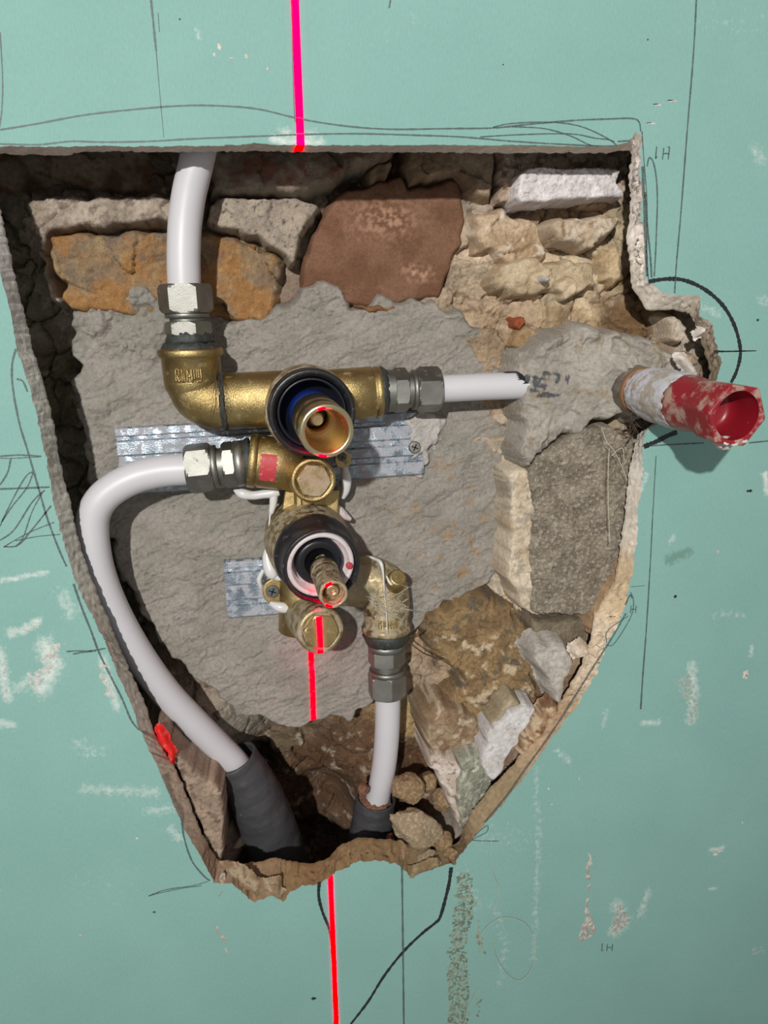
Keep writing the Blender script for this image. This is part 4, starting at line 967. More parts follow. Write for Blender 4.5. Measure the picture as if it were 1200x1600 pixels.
def neck(p0, axv, r, items, parent, seal=True):
    """items: list of ('nut'|'ring'|'thread'|'seal', t0, t1, radius)"""
    for kind, t0, t1, rr, mt in items:
        m = MB()
        if kind == 'nut': m.hexn(p0+axv*t0, axv, t1-t0, rr, rot=kw_rot, cham=.14); m.build('hex_nut', mt, parent)
        elif kind == 'hex': m.hexn(p0+axv*t0, axv, t1-t0, rr, rot=kw_rot+.1, cham=.10); m.build('hex_shoulder', mt, parent)
        elif kind == 'thread': m.lathe(p0, axv, thread([(t0, rr*.8)], t0, t1, rr)+[(t1, rr*.8)], 40); m.build('thread', mt, parent)
        elif kind == 'seal': m.lathe(p0, axv, [(t0, rr*1.02), (t0+(t1-t0)*.3, rr*1.05), (t0+(t1-t0)*.7, rr*.97), (t1, rr*.90)], 56); m.build('sealant_ring', mt, parent, noise=(.0009, 260))
        else: m.lathe(p0, axv, [(t0, rr*.9), (t0+.0003, rr), (t1-.0003, rr), (t1, rr*.9)], 40); m.build('ring', mt, parent)
kw_rot = 0
def along(axv, p0, px, py, d):      # distance along the axis for a photo point
    return (P(px,py,d)-p0).dot(axv)
d1 = .035
T = lambda y_, x_: along(eax, p1b, x_, y_, d1)
u1 = S(295,500,d1)
aa = basis(eax); camd = ang_to_cam(p1b, eax)
kw_rot = camd-math.pi/6+.12+math.pi/3
neck(p1b, eax, 0, [('seal', T(556,301), T(535,299), 45*u1, 'sealant'), ('seal', T(537,299), T(518,297), 35*u1, 'sealant'), ('hex', T(524,296), T(502,295), 37*u1, 'chrome'), ('thread', T(502,295), T(496,294), 28*u1, 'chrome'),
  ('ring', T(497,294), T(488,293), 34*u1, 'chrome'), ('nut', T(489,292), T(444,289), 41.5*u1, 'chrome')], e1)
# ---- right fitting
e2 = empty('straight_fitting', P(640,611,.036), 'plated straight fitting with grey-green nut on the right of the upper valve', 'pipe fitting', GF)
ax2 = (P(800,604,.036)-P(597,611,.036)).normalized(); p2 = P(597,611,.036); u2 = S(640,610,.036)
t2 = lambda x_: along(ax2, p2, x_, 610, .036)
kw_rot = ang_to_cam(p2, ax2)+.35
neck(p2, ax2, 0, [('seal', t2(592), t2(604), 36*u2, 'sealant'), ('thread', t2(600), t2(614), 33*u2, 'chrome'), ('hex', t2(613), t2(636), 35*u2, 'chrome'), ('thread', t2(635), t2(644), 28*u2, 'chrome'), ('ring', t2(643), t2(652), 31*u2, 'chrome'), ('nut', t2(650), t2(687), 36*u2, 'chrome')], e2)
# ---- left fitting
e3 = empty('straight_fitting', P(340,730,.034), 'plated straight fitting on the left arm above the long curved pipe', 'pipe fitting', GF)
ax3 = (P(292,733,.034)-P(395,722,.034)).normalized(); p3 = P(395,722,.034); u3 = S(340,730,.034)
t3 = lambda x_: along(ax3, p3, x_, 728, .034)
kw_rot = ang_to_cam(p3, ax3)+.30
neck(p3, ax3, 0, [('seal', t3(394), t3(380), 37*u3, 'sealant'), ('ring', t3(384), t3(367), 36*u3, 'chrome'), ('hex', t3(369), t3(349), 36.5*u3, 'chrome'), ('thread', t3(350), t3(338), 28*u3, 'chrome'), ('ring', t3(341), t3(330), 33*u3, 'chrome'), ('nut', t3(332), t3(291), 39*u3, 'chrome')], e3)
# ---- lower right elbow
e4 = empty('elbow_fitting', P(605,920,.044), 'dusty brass elbow fitting with plated nut at the lower right of the valve', 'pipe fitting', GF)
bend = smooth_line([tuple(b) for b in [P(560,905,.050), P(580,905,.048), P(600,918,.045), P(604,945,.043), P(604,960,.043)]], 7)
m = MB(); m.tube(bend, [36*S(600,920,.045)]*len(bend), 44); m.build('bend', 'brass_dusty', e4)
m = MB(); c4 = P(622,902,.026); dir4 = (P(606,925,.046)-c4).normalized(); m.lathe(c4, dir4, [(0, .0050), (.0006, .0062), (.012, .0080)], 32); m.build('boss', 'brass', e4)
ax4 = (P(605,1085,.040)-P(603,950,.042)).normalized()
p4b, r4b, _ = bell(603,948,.042,ax4,36,.0185,e4,'brass_dusty')
a_ = ang_to_cam(p4b, ax4); letters(p4b, ax4, r4b*.975, GLY, .0050, .0060, a_+.15, .95, wd=.0004).build('embossed_lettering', 'brass', e4)
u4 = S(605,1040,.041); t4 = lambda y_: along(ax4, p4b, 605, y_, .041)
kw_rot = ang_to_cam(p4b, ax4)+.25
neck(p4b, ax4, 0, [('seal', t4(985), t4(1004), 35*u4, 'sealant'), ('ring', t4(1003), t4(1014), 29*u4, 'chrome'), ('hex', t4(1012), t4(1036), 29.5*u4, 'chrome'), ('thread', t4(1035), t4(1046), 24*u4, 'chrome'), ('ring', t4(1044), t4(1052), 28*u4, 'chrome'), ('nut', t4(1050), t4(1085), 31*u4, 'chrome')], e4)
# ---- pipes
def pipe(pts, rpx_at, label, name='white_pipe', group='white plastic-coated pipes', per=10, rpx=None):
    q = smooth_line([tuple(P(*p)) for p in pts], per); m = MB(); m.tube(q, rpx_at, 40)
    return m.build(name, 'pipe', label=label, cat='pipe', group=group)
RP = .0102
pipe([(322,180,.030),(314,220,.031),(305,262,.032),(295,305,.034),(289,350,.035),(287,400,.0345),(288,445,.034),(290,470,.034)], RP, 'upper white pipe curving down from the top edge to the left elbow')
pipe([(670,608,.036),(700,607,.036),(760,604,.036),(820,602,.036),(880,598,.037)], RP*.90, 'straight white pipe running right into the adhesive')
pipe([(320,730,.034),(292,733,.034),(255,736,.034),(215,745,.033),(180,762,.032),(156,784,.031),(145,812,.031),(146,850,.031),(155,895,.032),(173,943,.034),(198,992,.036),(228,1040,.039),(262,1085,.043),(300,1125,.048),(340,1165,.054),(372,1198,.058),(400,1240,.06)],
     RP*1.02, 'long white pipe looping left and down into the grey sleeve')
pipe([(606,1070,.041),(606,1100,.042),(605,1140,.044),(602,1180,.047),(597,1215,.050),(590,1250,.053),(585,1290,.056)], RP*.93, 'lower white pipe dropping from the right elbow into a short grey sleeve')
# blue-black tape scraps where the pipe enters the adhesive
m = MB(); 
for k_, (x_, w_, l_) in enumerate([(815,.0012,1.0),(826,.0016,.8),(838,.0009,.6)]):
    pass
ax_p = (P(880,598,.037)-P(760,604,.036)).normalized(); pp0 = P(760,604,.036)
V_, F_ = [], []
for (t0, t1, a0, a1) in ((.020,.0335,-1.3,-.35),(.0235,.027,-.5,.9),(.030,.034,-.2,1.1),(.012,.034,-1.5,-1.1)):
    a_ = ang_to_cam(pp0, ax_p)
    v__, f__ = wrap(pp0, ax_p, RP*.90+.0004, t0, t1, a_+a0*-1, a_+a1*-1, 16, 6, .0012); b_ = len(V_); V_ += v__; F_ += [tuple(b_+i for i in f) for f in f__]
me = bpy.data.meshes.new('tape'); me.from_pydata([tuple(v) for v in V_], [], F_)
tp = link('tape_scrap', me, M['rubber'], label='torn black tape on the straight pipe where it enters the adhesive', cat='tape')
# grey sleeves
def sleeve(pts, radii, label, seed, open_r):
    t = empty('pipe_sleeve', P(*pts[0]), label, 'pipe sleeve', 'grey pipe sleeves in the bottom of the opening')
    q = smooth_line([(*tuple(P(*p)), r*S(*p)) for p, r in zip(pts, radii)], 12)
    c3 = [Vector(p[:3]) for p in q]; rad = [p[3]*(1+.008*math.sin(i*.9+seed)+.006*math.sin(i*2.3)) for i, p in enumerate(q)]
    m = MB(); m.tube(c3, rad, 48, cap=False)
    inner = [c3[0]+(c3[1]-c3[0])*.02]+c3[1:14]
    m.tube(inner, [rad[0]*.90]+[r*.88 for r in rad[1:14]], 48, cap=False)
    n = 48; b0 = 0; b1 = len(c3)*n
    for k_ in range(n): m.f.append((b0+k_, b1+k_, b1+(k_+1) % n, b0+(k_+1) % n))
    o = m.build('sleeve_wall', 'grey_sleeve', t, noise=(.0008, 90))
    return t, c3, rad
sl1, c3a, rada = sleeve([(366,1184,.060),(385,1215,.062),(402,1250,.064),(418,1290,.066),(432,1335,.069),(448,1400,.075)], [35,38,41,43,44,46], 'long grey sleeve around the curved left pipe', 0, 0)
sl2, c3b, radb = sleeve([(587,1247,.053),(584,1270,.054),(581,1300,.055),(578,1350,.057),(576,1400,.059)], [31,32,34,36,37], 'short grey sleeve around the lower white pipe', 2, 0)
# crumbs lying in the mouth of the short sleeve
m = MB(); m.lathe(c3b[2], (c3b[2]-c3b[4]), [(0, radb[0]*.86), (.0018, radb[0]*.74), (.0030, radb[0]*.40)], 24); m.build('grit', 'gritmat', noise=(.0030, 420), label='reddish grit filling the mouth of the short grey sleeve', cat='grit', kind='stuff')

# ---- red plug on its collar
plug = empty('blanking_plug', P(1000,610,.02), 'red hexagonal blanking plug on a plaster-coated collar sticking out of the right side', 'plug')
pa, pb = P(988,607,.022), P(1153,650,-.083); axp = (pb-pa).normalized(); Lp = (pb-pa).length
def plen(px, rad_px): pass
def at_t(t): return pa+axp*t
# find t for given screen x by bisection
def t_for(px):
    lo, hi = -.05, Lp+.02
    for _ in range(50):
        mid = (lo+hi)/2; c = RW2C @ (at_t(mid)-CAMP); sx = 600+F_PX*c.x/(-c.z)
        if sx < px: lo = mid
        else: hi = mid
    return lo
def rp_for(t, rpx): c = RW2C @ (at_t(t)-CAMP); return rpx*(-c.z)/F_PX
tc0, tc1, tc2, tr0, tr1 = t_for(985), t_for(1008), t_for(1042), t_for(1072), t_for(1120)
m = MB(); m.lathe(pa, axp, [(tc0, rp_for(tc0,36)), (tc1-.004, rp_for(tc1,35)), (tc1-.003, rp_for(tc1,36.5))], 48); m.build('adhesive_collar', 'dabmat', plug, noise=(.0012,200))
m = MB(); m.lathe(pa, axp, [(tc1-.0062, rp_for(tc1,36.8)), (tc1-.0050, rp_for(tc1,37.6)), (tc1-.0028, rp_for(tc1,37.4)), (tc1-.0020, rp_for(tc1,36))], 48); m.build('copper_band', 'copper', plug)
m = MB(); prof = [(tc1-.003, rp_for(tc1,33)), (tc1+.001, rp_for(tc1,36)), (tc1+.004, rp_for(tc1+.004,38.5)), ((tc1+tc2)/2, rp_for((tc1+tc2)/2,41)), (tc2, rp_for(tc2,43)), (tr0, rp_for(tr0,44)), (tr0+.003, rp_for(tr0,40))]
pf2 = []
for (a, b) in zip(prof[:-1], prof[1:]):
    for i in range(5): pf2.append((a[0]+(b[0]-a[0])*i/5, a[1]+(b[1]-a[1])*i/5))
m.lathe(pa, axp, pf2+[prof[-1]], 72); m.build('threaded_collar', 'collar', plug, noise=(.0011, 240))
# red body: round shoulder passing into a hexagonal head, bored
m = MB(); ax_, u_, v_ = basis(axp); n = 72; camr = 0
hexrot = math.radians(8)
def ringv(t, r, blend, rcap=1e9):
    for k_ in range(n):
        a = 2*math.pi*k_/n; q = ((a-hexrot) % (math.pi/3))-math.pi/6
        hexr = r*math.cos(math.pi/6)*1.10/math.cos(q); hexr = min(hexr, r*1.14)
        rr = r*(1-blend)+hexr*blend
        m.v.append(pa+ax_*t+(u_*math.cos(a)+v_*math.sin(a))*min(rr, rcap))
tE = Lp
R1 = rp_for(tE, 49)
rings = [(tr0-.003, rp_for(tr0,40), 0), (tr0-.002, rp_for(tr0,43), 0), (tr0+.004, rp_for(tr0+.004,44), 0), (tr0+(tr1-tr0)*.55, rp_for(tr1,42.5), .2), (tr1-.004, rp_for(tr1,44), .6), (tr1, R1*.98, .95), (tE-.0015, R1, 1), (tE-.0003, R1*.985, 1), (tE, R1*.95, 1),
         (tE, R1*.86, 0), (tE-.0006, R1*.80, 0)]
for t, r, b in rings: ringv(t, r, b)
for i in range(len(rings)-1):
    for k_ in range(n): m.f.append((i*n+k_, i*n+(k_+1) % n, (i+1)*n+(k_+1) % n, (i+1)*n+k_))
ph = m.build('hex_head', 'redplastic', plug, label='red hexagonal head smeared with plaster')
rbore = 40*S(1156,651,-.083)
m = MB(); m.lathe(pa, axp, [(tE-.0006, rbore*1.02), (tE-.002, rbore), (tE-.016, rbore*.95), (tE-.022, rbore*.90), (tE-.024, rbore*.7), (tE-.0245, rbore*.02)], 56, cap=False); m.build('bore', 'redplastic_in', plug)
# white plaster caught on the lower edge of the head
m = MB(); a_dn = math.atan2(Vector((0,0,-1)).dot(v_), Vector((0,0,-1)).dot(u_))
for (a0, a1, t0, t1, rr) in ((a_dn-.42, a_dn+.30, tE-.014, tE-.004, R1*1.00),(a_dn-.55, a_dn+.55, tE-.0012, tE+.0004, R1*.93)):
    L_ = [pa+ax_*((t0+t1)/2+.0012*math.sin(i*1.3))+(u_*math.cos(a0+(a1-a0)*i/14)+v_*math.sin(a0+(a1-a0)*i/14))*rr for i in range(15)]
    m.tube(L_, [max(.0006, (t1-t0)*.40*math.sin(math.pi*(i+.6)/15.2)) for i in range(15)], 14)
m.build('plaster_crust', 'plastmat', plug, noise=(.0007, 500))
# ------------------------------------------------------------------ pencil and marker marks on the board
def ribbon(lines, name, mat, label=None, y=-.00012, per=8, grp=None):
    """marks drawn on the board: each line = (points px, width px or (w0, w1))"""
    V, Fq = [], []
    for pts, w in lines:
        q = smooth_line([tuple(p) for p in pts], per) if len(pts) > 2 else [list(pts[0]), list(pts[1])]
        if len(pts) == 2:
            n = max(2, int(math.hypot(q[1][0]-q[0][0], q[1][1]-q[0][1])/12)); q = [[q[0][0]+(q[1][0]-q[0][0])*i/n, q[0][1]+(q[1][1]-q[0][1])*i/n] for i in range(n+1)]
        W_ = [P(x, yy, 0) for x, yy in q]; n = len(W_); b = len(V)
        for i in range(n):
            t = (W_[min(i+1,n-1)]-W_[max(i-1,0)]).normalized(); nrm = Vector((t.z, 0, -t.x)); s_ = i/(n-1)
            ww = (w if not hasattr(w, '__len__') else w[0]+(w[1]-w[0])*s_)*.0004*.5*(1.35 if mat == 'pencil' else 1)*(1+.18*math.sin(i*2.7)+.1*math.sin(i*.7))
            V.append(W_[i]+nrm*ww+Vector((0,y,0))); V.append(W_[i]-nrm*ww+Vector((0,y,0)))
        for i in range(n-1): Fq.append((b+2*i, b+2*i+1, b+2*i+3, b+2*i+2))
    me = bpy.data.meshes.new(name); me.from_pydata([tuple(v) for v in V], [], Fq)
    return link(name, me, M[mat], wall_front, label=label)
def pl(lines, label=None, mat='pencil', name='pencil_line'): return ribbon(lines, name, mat, label)
pl([([(0,203),(60,193),(130,180),(200,172),(270,166),(330,165),(400,170),(470,186),(540,197),(610,202),(700,201),(770,200),(830,194),(900,188),(950,186),(985,185),(998,190),(1001,205)],1.7)])
pl([([(0,225),(60,226),(110,221),(160,222),(230,221),(300,217),(400,213),(480,210),(560,209),(640,211),(720,214),(790,220),(850,224),(930,228),(965,228)],1.7)])
pl([([(770,199),(800,193),(860,191),(905,197),(945,214),(965,228)],1.4),([(750,214),(800,211),(860,209),(900,210),(930,216),(950,218),(960,222)],1.4),([(800,198),(850,201),(890,212),(920,226),(935,229)],1.4),([(965,221),(985,220)],1.6)])
pl([([(236,0),(240,40),(244,80)],2.2),([(244,80),(250,150),(256,215)],(1.0,.7)),([(247,20),(249,50)],.8)])
pl([([(0,50),(4,120),(3,170),(-2,205)],1.3)]); pl([([(456,0),(457,60),(459,150),(461,190)],1.2)])
pl([([(1088,0),(1083,90),(1074,200),(1064,330),(1057,410),(1054,458)],1.9)])
pl([([(1025,712),(1020,800),(1016,880),(1010,980),(1004,1060),(1001,1108)],(1.2,2.6))])
pl([([(1003,205),(1006,250),(1010,300),(1011,350),(1010,400),(1013,436)],1.3),([(1004,260),(1007,330),(1009,380),(1011,432)],3.2),([(1011,260),(1014,247),(1020,252),(1025,275),(1027,310),(1026,350),(1024,400),(1022,432)],1.8),([(1008,300),(1012,360),(1016,400),(1018,434)],2.4)])
pl([([(1043,230),(1047,230)],1.2),([(1046,231),(1044,249)],1.4),([(1037,231),(1035,249)],1.4),([(1036,240),(1045,240)],1.3),([(1026,229),(1024,248)],1.4),([(1024,248),(1027,244)],1.2)],name='board_stamp',label='upside-down H1 stamped near the top right of the opening')
pl([([(957,1475),(956,1486)],1.4),([(949,1475),(948,1486)],1.4),([(949,1480),(956,1481)],1.2),([(941,1474),(940,1486)],1.5),([(940,1486),(943,1484)],1.1)],name='board_stamp',label='upside-down H1 stamped at the bottom right')
pl([([(994,946),(993,958)],1.2),([(986,946),(985,958)],1.2),([(986,952),(993,952)],1.2)],name='board_stamp',label='small H stamped by the right cut edge')
pl([([(628,1352),(629,1430),(630,1520),(631,1600)],2.6)],'long straight vertical pencil line below the opening')
pl([([(610,0),(608,13)],1.5)])
pl([([(1003,697),(1060,694),(1100,692)],1.8),([(1170,692),(1200,689)],1.8)])
pl([([(25,545),(19,570),(20,605),(30,660),(42,700),(58,755),(74,810),(92,858),(104,885)],2.2),([(26,592),(36,596),(43,612)],2.0)])
pl([([(0,713),(30,711),(65,713)],1.8),([(0,716),(20,716),(62,714)],1.0),([(0,764),(30,763),(78,761)],2.2),([(17,716),(12,738),(0,758)],1.8),([(52,737),(40,745),(20,780),(0,822)],1.5),([(52,738),(42,762),(20,790),(2,816)],1.4),
  ([(70,766),(50,785),(22,828),(0,844)],1.7),([(66,770),(50,800),(36,840),(24,854)],1.3),([(80,790),(48,830),(28,852),(6,854)],1.7),([(85,816),(50,830),(20,846),(6,855)],1.2),([(94,835),(60,838),(24,845)],1.2)], 'tangle of crossed pencil strokes at the left edge')
pl([([(115,912),(128,950),(142,985),(155,1020),(172,1055),(190,1090),(205,1125),(217,1140)],(2.6,2.2)),([(104,1018),(120,1017),(140,1017),(165,1013)],1.8),([(114,1022),(130,1019),(150,1017)],1.8)])
pl([([(255,1210),(268,1245),(282,1275),(288,1310),(300,1345),(318,1368),(328,1376)],2.2),([(232,1400),(260,1390),(300,1384),(325,1377)],(1.8,1.0)),([(235,1399),(255,1394),(290,1387),(315,1384)],1.1)])
pl([([(978,958),(960,990),(930,1038),(905,1078),(880,1118),(850,1162),(825,1196),(800,1232),(780,1258),(757,1285)],(2.0,2.8)),([(985,925),(990,940),(985,965),(960,1005),(948,1008)],1.4),([(977,945),(984,930),(988,935)],2.4),([(985,917),(1008,915)],.8),([(982,962),(950,985),(948,1005)],1.2)])
pl([([(737,1313),(760,1314),(780,1314)],1.4),([(742,1306),(752,1296),(762,1290),(760,1300),(745,1308),(738,1312)],1.4)])
pl([([(1115,549),(1140,549),(1182,548)],(3.6,1.5))], mat='marker', name='marker_line', label='short black marker tick right of the arc')
pl([([(1013,440),(1040,436),(1065,437),(1090,446),(1113,461),(1133,482),(1148,510),(1156,540),(1156,560),(1150,582),(1142,598)],(6,6))], mat='marker', name='marker_line', label='black marker arc above the red plug')
pl([([(1006,698),(1025,690),(1045,680),(1058,675)],8)], mat='marker', name='marker_line', label='end of the black marker arc below the red plug')
pl([([(499,1378),(498,1400),(504,1425),(514,1450),(519,1475),(521,1500),(525,1560),(522,1600)],(6,3))], mat='marker', name='marker_line', label='black marker line running beside the red laser line')
pl([([(705,1355),(702,1378),(697,1400),(688,1432),(680,1442),(660,1458),(630,1487),(600,1525),(575,1565),(548,1600)],(7,5))], mat='marker', name='marker_line', label='bent black marker line at the bottom centre')
def dots(items, nm, mat, lab=None, h=.0004):
    m = MB()
    for (x_, y_, rx, ry) in items:
        c = P(x_, y_, 0); n = 14; b = len(m.v)
        for k_ in range(n):
            a = 2*math.pi*k_/n; q = 1+.3*math.sin(k_*2.1+x_); m.v.append(c+Vector((rx*.0004*q*math.cos(a), -.0001, ry*.0004*q*math.sin(a))))
        m.v.append(c+Vector((0,-h,0)))
        for k_ in range(n): m.f.append((b+k_, b+(k_+1) % n, b+n))
    return m.build(nm, mat, parent=None)
o = dots([(490,1560,4.5,3.2),(1171,767,6,2.4),(281,30,1.2,1.2),(1184,500,2.5,2),(786,101,1,1),(1012,62,1.2,1.2),(1055,932,3,3),(241,1425,3,1.5)], 'dark_speck', 'marker'); o.parent = wall_front
o = dots([(1165,1054,6,9),(857,1232,2.5,2.5),(862,1257,2,2),(1125,1330,5,2.5),(1118,1335,6,3),(1028,164,6,1.6),(1051,158,7,1.6),(1018,193,6,1.5),(343,73,3,4),(335,86,2,2.5),(362,91,3,1),(385,88,2,3),(418,108,2,2),(126,1461,2,2),(214,1310,2,2),(1122,862,2,3),
   (905,1217,1,3),(945,1005,1,10),(1176,1484,2,3),(1190,1480,2,2),(1160,1285,1.5,3),(400,895,0,0)], 'plaster_speck', 'plastmat'); o.parent = wall_front
o = dots([(1166,1055,2,3),(1048,157,6,.9),(1025,163,5,.9),(1015,192,5,.8)], 'dark_speck', 'marker', h=.0007); o.parent = wall_front
def crust(poly, nm, mat, lab, seed, amp=.9, off=.15, f=300, c1=(196,190,176), c2=(150,140,118), st_=.55, an=1.0, parent=None, **kw):
    """thin crust stuck to the board: only its high spots show"""
    def hf(X, Z, sd): return off+amp*(-fbm(X, Z*an, f, 4, seed, .6)) + .5*sstep(2*MM, 0, sd)
    return relief(nm, poly, -.0001, M[mat], hf, cmixer(c1, c2, 200, seed), step=st_, wob=1.4, wf=220, edge=1.5, drop=.5, seed=seed, parent=parent, sunk=False, **kw)
crust([(715,1362),(732,1360),(742,1380),(744,1420),(736,1450),(728,1480),(735,1540),(732,1604),(696,1604),(700,1540),(698,1490),(706,1440),(708,1400)], 'dried_grit', 'gritty', 0, 161, 1.1, .02, 460, (146,154,136), (108,120,104), .5, label='rough strip of dried grit running down the board at the bottom', cat='dried grit')
crust([(742,1430),(752,1440),(760,1490),(752,1500),(742,1470)], 'dried_grit', 'gritty', 0, 162, 1.0, .18, 330, (160,152,126), (132,124,100), label='small rough patch of dried grit right of the long gritty strip', cat='dried grit')
crust([(738,1560),(752,1550),(760,1570),(750,1590),(736,1600)], 'dried_grit', 'gritty', 0, 163, .8, .25, 330, (140,146,126), (120,122,104), label='faint patch of dried grit near the bottom edge', cat='dried grit')
crust([(918,1326),(924,1330),(926,1350),(922,1375),(922,1400),(924,1432),(934,1442),(932,1458),(918,1470),(906,1474),(902,1456),(912,1440),(915,1400),(915,1360)], 'adhesive_splash', 'mortar', 0, 165, .9, -.16, 260, (206,198,190), (170,160,152), label='arrow-shaped grey adhesive splash hanging down the board at the lower right', cat='adhesive splash')
crust([(962,1410),(972,1412),(984,1432),(984,1445),(965,1460),(950,1466),(955,1440)], 'adhesive_splash', 'mortar', 0, 166, .7, .0, 420, (184,180,172), (160,160,150), label='triangular grey adhesive smear right of the arrow-shaped splash', cat='adhesive splash')
crust([(1058,1052),(1066,1058),(1082,1045),(1086,1082),(1095,1090),(1092,1125),(1080,1138),(1074,1110),(1066,1085)], 'adhesive_splash', 'mortar', 0, 167, .7, .05, 300, (170,184,172), (160,176,164), label='greyish adhesive smear on the right half of the board', cat='adhesive splash')
crust([(1016,1128),(1032,1126),(1030,1134),(1016,1137)], 'adhesive_splash', 'mortar', 0, 168, .6, .15, 420, (206,212,200), (190,196,186), label='tiny pale adhesive smear below the right pencil line', cat='adhesive splash')
crust([(336,1445),(348,1444),(352,1460),(362,1488),(358,1498),(348,1485),(342,1465)], 'adhesive_splash', 'mortar', 0, 169, .7, .02, 300, (196,184,172), (170,160,148), an=.5, label='narrow flaking adhesive smear below the left corner of the opening', cat='adhesive splash')
crust([(346,1568),(350,1568),(351,1578),(345,1582)], 'adhesive_splash', 'mortar', 0, 170, .5, .0, 300, (196,190,180), (180,170,160), label='tiny adhesive speck near the bottom left', cat='adhesive splash')
crust([(12,986),(36,978),(52,966),(66,972),(48,988),(20,992)], 'adhesive_splash', 'mortar', 0, 171, .6, .02, 300, (214,214,208), (200,202,196), label='pale flaky smear above the big left smear', cat='adhesive splash')
crust([(62,1040),(72,1012),(92,1002),(108,998),(100,1020),(86,1048),(70,1070),(52,1084),(44,1072),(40,1054)], 'adhesive_splash', 'mortar', 0, 172, .7, .05, 300, (204,204,200), (190,192,186), label='large pale diagonal smear on the left of the board', cat='adhesive splash')
crust([(0,1000),(8,1010),(16,1060),(14,1090),(0,1108)], 'adhesive_splash', 'mortar', 0, 173, .7, .04, 300, (204,204,200), (190,192,186), label='pale smear cut by the left edge of the photo', cat='adhesive splash')
crust([(152,1030),(164,1030),(174,1060),(184,1095),(178,1108),(160,1080),(152,1055)], 'adhesive_splash', 'mortar', 0, 174, .6, .1, 300, (204,206,200), (190,192,186), label='thin pale smear beside the left cut edge', cat='adhesive splash')
# small paper flap torn at the bottom lip
# ------------------------------------------------------------------ rubble chunks at the bottom
def chunk(px, py, d, rx, ry, rz, rot, mat, label, seed, cuts=10, name='rubble_chunk', cat='rubble chunk', group='loose rubble at the bottom of the opening'):
    rnd = random.Random(seed); bm = bmesh.new(); bmesh.ops.create_icosphere(bm, subdivisions=5, radius=1.0)
    pls = []
    for i in range(cuts):
        v = Vector((rnd.gauss(0,1), rnd.gauss(0,1), rnd.gauss(0,1))).normalized(); pls.append((v, rnd.uniform(.62,.86)))
    from mathutils import noise as mn
    for v in bm.verts:
        p_ = v.co.copy()
        for nrm, dd in pls:
            e = p_.dot(nrm)-dd
            if e > 0: p_ -= nrm*e*.93
        p_ *= 1+.09*mn.fractal(p_*2.2+Vector((seed,0,0)), 1.0, 2, 4)+.05*mn.fractal(p_*9+Vector((0,seed,0)), .8, 2, 3)
        v.co = Vector((p_.x*rx, p_.y*ry, p_.z*rz))
    me = bpy.data.meshes.new(name); bm.to_mesh(me); bm.free(); me.polygons.foreach_set('use_smooth', [True]*len(me.polygons))
    o = link(name, me, M[mat], label=label, cat=cat, group=group); o.location = P(px, py, d); o.rotation_euler = rot
    return o
MMX = .00047
chunk(638,1230,.040, 28*MMX,.013,27*MMX,(.2,0,.1),'chunkA','fist-shaped sandy brown chunk resting on top of the larger angular chunk',3)
chunk(650,1291,.026, 50*MMX,.016,31*MMX,(.1,.60,0),'chunkB','largest angular grey-brown chunk beside the short grey sleeve',11,12)
chunk(624,1335,.014, 17*MMX,.008,24*MMX,(0,.2,0),'chunkA','small brown chunk wedged under the largest chunk',17)
chunk(655,1344,.010, 30*MMX,.006,9*MMX,(0,-.5,0),'chunkB','flat brown sliver lying on the torn lower lip',19)
chunk(668,1222,.050, 20*MMX,.010,18*MMX,(0,.3,0),'chunkA','dark brown crumb right of the fist-shaped chunk',23)
chunk(690,1250,.040, 17*MMX,.009,20*MMX,(0,.3,0),'chunkA','brown crumb touching the left flank of the broken block',29)
chunk(568,1233,.044, 10*MMX,.005,11*MMX,(0,.3,0),'gritmat','pinkish pebble on the rim of the short grey sleeve',31)
chunk(692,1320,.020, 20*MMX,.010,22*MMX,(0,.3,0),'chunkA','brown sandy lump at the bottom right corner of the opening',37)
chunk(706,1336,.008, 13*MMX,.006,14*MMX,(0,.9,0),'chunkA','small sandy lump on the lower right corner of the lip',41)
chunk(610,1316,.030, 9*MMX,.006,14*MMX,(0,.1,0),'gritmat','small reddish crumb between the short grey sleeve and the largest chunk',43)
# bracket of torn paper and board flaps on the lower lip
def flap(pts, label, seed, c1, c2):
    return relief('torn_board_flap', pts, -.0015, M['gypsum'], rough_h(.9,90,.4,400,s=seed,facet=.6,ff=150), cmixer(c1, c2, 90, seed, (120,96,70), 200, .2, .6), step=.55, wob=1.4, wf=200, edge=3, drop=3.5, label=label, cat='torn board')
flap([(345,1352),(372,1350),(382,1362),(410,1378),(432,1374),(440,1386),(446,1400),(436,1412),(426,1398),(412,1396),(400,1408),(388,1392),(366,1374),(352,1366)], 'torn paper flap curling at the lower left lip', 181, (168,150,124), (140,118,92))
flap([(640,1362),(664,1350),(684,1344),(692,1356),(672,1362),(650,1372),(638,1372)], 'torn board scrap on the lower lip below the largest chunk', 183, (150,134,104), (128,110,82))
flap([(345,1372),(352,1372),(352,1392),(349,1406),(342,1404),(347,1390)], 'small curl of paper hanging from the lower left corner', 184, (170,158,138), (140,128,108))
